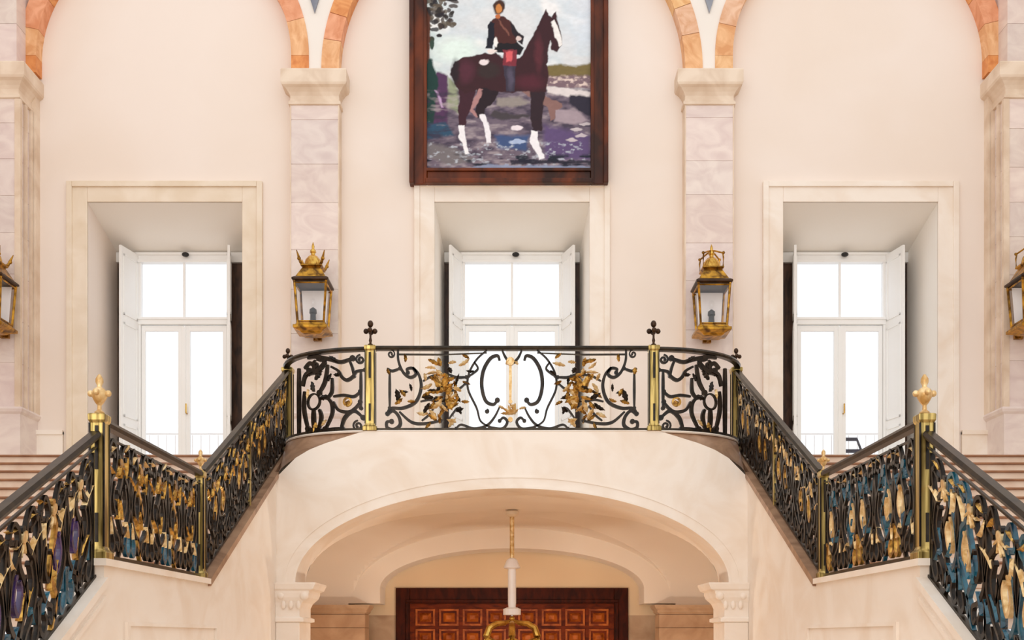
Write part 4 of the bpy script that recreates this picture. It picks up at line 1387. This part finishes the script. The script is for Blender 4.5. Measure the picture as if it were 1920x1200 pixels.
# ------------------------------------------------------------------ wall lanterns
def lantern(x, y, z, label, crown='arms'):
    """origin at the bottom of the cage, y is the centre of the cage"""
    r = thing('sconce_lantern', label, 'lantern', (x, y, z), 'brass wall lanterns on the piers')
    b0, b1, h = .185, .225, .62       # half widths bottom / top, cage height
    q = MB()
    q.lathe([(.11, -.11), (.14, -.10), (.16, -.08), (b0 + .06, -.05), (b0 + .06, -.01), (b0 + .03, .0), (b0 + .01, .035), (b0 - .02, .035)], sq=True)
    q.build('base', M['lampbrass'], r, local=True, bevel=.005)
    q = MB()
    for sx_ in (-1, 1):
        for sy_ in (-1, 1):
            q.tube([(sx_ * b0, sy_ * b0, .02), (sx_ * b1, sy_ * b1, h)], .018, 6)
    for zz, bb in ((.05, b0 + .003), (h - .03, b1)):
        for sx_ in (-1, 1):
            q.tube([(sx_ * bb, -bb, zz), (sx_ * bb, bb, zz)], .013, 6)
            q.tube([(-bb, sx_ * bb, zz), (bb, sx_ * bb, zz)], .013, 6)
    q.build('cage', M['lampbrass'], r, local=True)
    for k in range(4):
        a = k * PI / 2
        ca, sa = math.cos(a), math.sin(a)
        def R3(p): return (p[0] * ca - p[1] * sa, p[0] * sa + p[1] * ca, p[2])
        g = MB()
        i0, i1 = b0 - .004, b1 - .004
        g.add([R3((-i0, -i0, .04)), R3((i0, -i0, .04)), R3((i1, -i1, h)), R3((-i1, -i1, h)), R3((-i0, -i0 + .004, .04)), R3((i0, -i0 + .004, .04)), R3((i1, -i1 + .004, h)), R3((-i1, -i1 + .004, h))],
              [(0, 1, 2, 3), (4, 7, 6, 5)])
        g.build('glass_pane', M['lampglass'], r, local=True)
    q = MB()
    q.lathe([(b1 + .0, h - .01), (b1 + .035, h + .01), (b1 + .035, h + .035), (b1 + .0, h + .06)], sq=True)
    q.build('cornice', M['darkbrass'], r, local=True, bevel=.004)
    q = MB()
    q.lathe([(b1 - .01, h + .06), (b1 - .03, h + .10), (.14, h + .20), (.125, h + .22), (.155, h + .24), (.155, h + .26), (.12, h + .27)], sq=True)
    rf = q.build('roof', M['lampbrass'], r, local=True, bevel=.005)
    q = MB()
    q.lathe([(.12, h + .26), (.125, h + .30), (.11, h + .36), (.07, h + .41), (.03, h + .435), (.03, h + .46), (.045, h + .475), (.04, h + .50), (.018, h + .53), (.022, h + .56), (.004, h + .62)], (0, 0, 0), 16)
    q.build('dome', M['brass'], r, local=True, smooth=True)
    q = MB()
    for sx_ in (-1, 1):
        for sy_ in (-1, 1):
            if crown == 'arms':
                p = [(sx_ * .10, sy_ * .10, h + .25), (sx_ * .15, sy_ * .15, h + .28), (sx_ * .175, sy_ * .175, h + .36), (sx_ * .20, sy_ * .20, h + .44)]
                q.tube(p, [.02, .022, .018, .006], 7)
                q.sphere((sx_ * .17, sy_ * .17, h + .33), .028, 8, 6)
            else:
                p = [(sx_ * .14, sy_ * .14, h + .25), (sx_ * .145, sy_ * .145, h + .38), (sx_ * .135, sy_ * .135, h + .45), (sx_ * .06, sy_ * .06, h + .50), (0, 0, h + .53)]
                q.tube(p, .012, 7)
                q.sphere((sx_ * .145, sy_ * .145, h + .45), .022, 8, 6)
    q.build('crown', M['lampbrass'], r, local=True)
    q = MB()
    q.lathe([(.075, .04), (.07, .07), (.045, .10), (.04, .20), (.055, .22), (.05, .27), (.012, .30)], (0, 0, 0), 12)
    q.build('candle_holder', M['black'], r, local=True, smooth=True)
    q2 = MB()  # added white plate that makes the lantern glass look bright
    q2.prism([(-b0 + .03, .05), (b0 - .03, .05), (b1 - .03, h - .03), (-b1 + .03, h - .03)], b0 - .035, b0 - .025)
    q2.build('white_backing', M['porcelain'], r, local=True)
    q = MB()
    q.sphere((0, 0, .37), .045, 12, 8, (1, 1, 1.5))
    q.build('bulb', M['lampglass'], r, local=True, smooth=True)
    q = MB()
    yb = .16
    q.tube([(0, b0, -.05), (0, b0 + yb * .6, -.09), (0, b0 + yb + .06, -.04)], .016, 8)
    q.tube([(0, b1, h), (0, b1 + yb, h)], .014, 8)
    q.box(-.06, .06, b0 + yb, PLATE, -.08, h + .05)
    q.build('bracket', M['lampbrass'], r, local=True)
    return r
LYc = PILF - .40
PLATE = PILF - LYc - .002
lz = Z(608, LYc - .2)
lantern(X(587, LYc), LYc, lz, 'brass lantern with spiky crown on the left marble pilaster beside the painting', 'arms')
lantern(X(1334, LYc), LYc, Z(612, LYc - .2), 'brass lantern with hooped crown on the right marble pilaster beside the painting', 'hoop')
LYe = 15.45 - .40
lantern(X(-14, LYe), LYe, Z(602, LYe - .2), 'brass lantern on the corner pier cut by the left edge', 'arms')
lantern(X(1933, LYe), LYe, Z(604, LYe - .2), 'brass lantern on the corner pier cut by the right edge', 'hoop')

# ------------------------------------------------------------------ hanging lantern under the arch
HYc = 15.05
hx = X(960, HYc)
hz = lambda py: Z(py, HYc)
ztop = vz(0, HYc)
r = thing('hanging_lantern', 'gilt hanging lantern on a white rod below the vault', 'lantern', (hx, HYc, ztop))
MB().lathe([(.05, ztop - .10), (.09, ztop - .07), (.10, ztop - .03), (.06, ztop + .0)], (hx, HYc, 0), 16).build('ceiling_rose', M['beige'], r, smooth=True)
MB().tube([(hx, HYc, ztop - .06), (hx, HYc, hz(1052))], .032, 10).build('rod', M['palegold'], r, smooth=True)
MB().lathe([(.035, hz(1068)), (.12, hz(1065)), (.075, hz(1050)), (.03, hz(1046))], (hx, HYc, 0), 16).build('collar', M['porcelain'], r, smooth=True)
MB().lathe([(.05, hz(1142)), (.058, hz(1130)), (.058, hz(1072)), (.05, hz(1066))], (hx, HYc, 0), 14).build('sleeve', M['porcelain'], r, smooth=True)
MB().lathe([(.06, hz(1154)), (.125, hz(1153)), (.125, hz(1142)), (.07, hz(1139))], (hx, HYc, 0), 16).build('collar', M['porcelain'], r)
MB().sphere((hx, HYc, hz(1160)), .04).build('ball', M['brass'], r, smooth=True)
for k in range(6):
    a = k * PI / 3 + PI / 6
    pts = []
    for (rr, py) in ((.03, 1164), (.12, 1168), (.26, 1170), (.37, 1178), (.41, 1192), (.40, 1215), (.34, 1240)):
        pts.append((hx + rr * math.cos(a), HYc + rr * math.sin(a), hz(py)))
    MB().tube(pts, [.022, .034, .042, .046, .05, .05, .04], 8).build('arm', M['brass'], r, smooth=True)
    pts2 = [(hx + .40 * math.cos(a), HYc + .40 * math.sin(a), hz(1200))]
    b2 = a + PI / 3
    mid_ = ((math.cos(a) + math.cos(b2)) / 2 * .36, (math.sin(a) + math.sin(b2)) / 2 * .36)
    pts2 += [(hx + mid_[0], HYc + mid_[1], hz(1210)), (hx + .40 * math.cos(b2), HYc + .40 * math.sin(b2), hz(1200))]
    MB().tube(pts2, .045, 8)  .build('hoop', M['brass'], r, smooth=True)
zb = hz(1240)
MB().lathe([(.36, zb - .04), (.40, zb - .02), (.40, zb + .02), (.36, zb + .04)], (hx, HYc, 0), 6, rot=PI / 6).build('rim', M['gold'], r)
q = MB()
for k in range(6):
    a = k * PI / 3 + PI / 6
    q.tube([(hx + .36 * math.cos(a), HYc + .36 * math.sin(a), zb), (hx + .24 * math.cos(a), HYc + .24 * math.sin(a), zb - .75)], .015, 6)
q.lathe([(.24, zb - .78), (.25, zb - .74), (.10, zb - .72)], (hx, HYc, 0), 6, rot=PI / 6)
q.build('cage', M['gold'], r)
MB().sphere((hx, HYc, zb - .35), .06, sc=(1, 1, 1.4)).build('bulb', M['bulb'], r, smooth=True)
pl = bpy.data.lights.new('hanging_lantern_light', 'POINT')
pl.energy, pl.color, pl.shadow_soft_size = 270, (1.0, .90, .76), .12
plo = bpy.data.objects.new('hanging_lantern_light', pl)
plo.location = (hx, HYc, zb - .35)
COL.objects.link(plo)
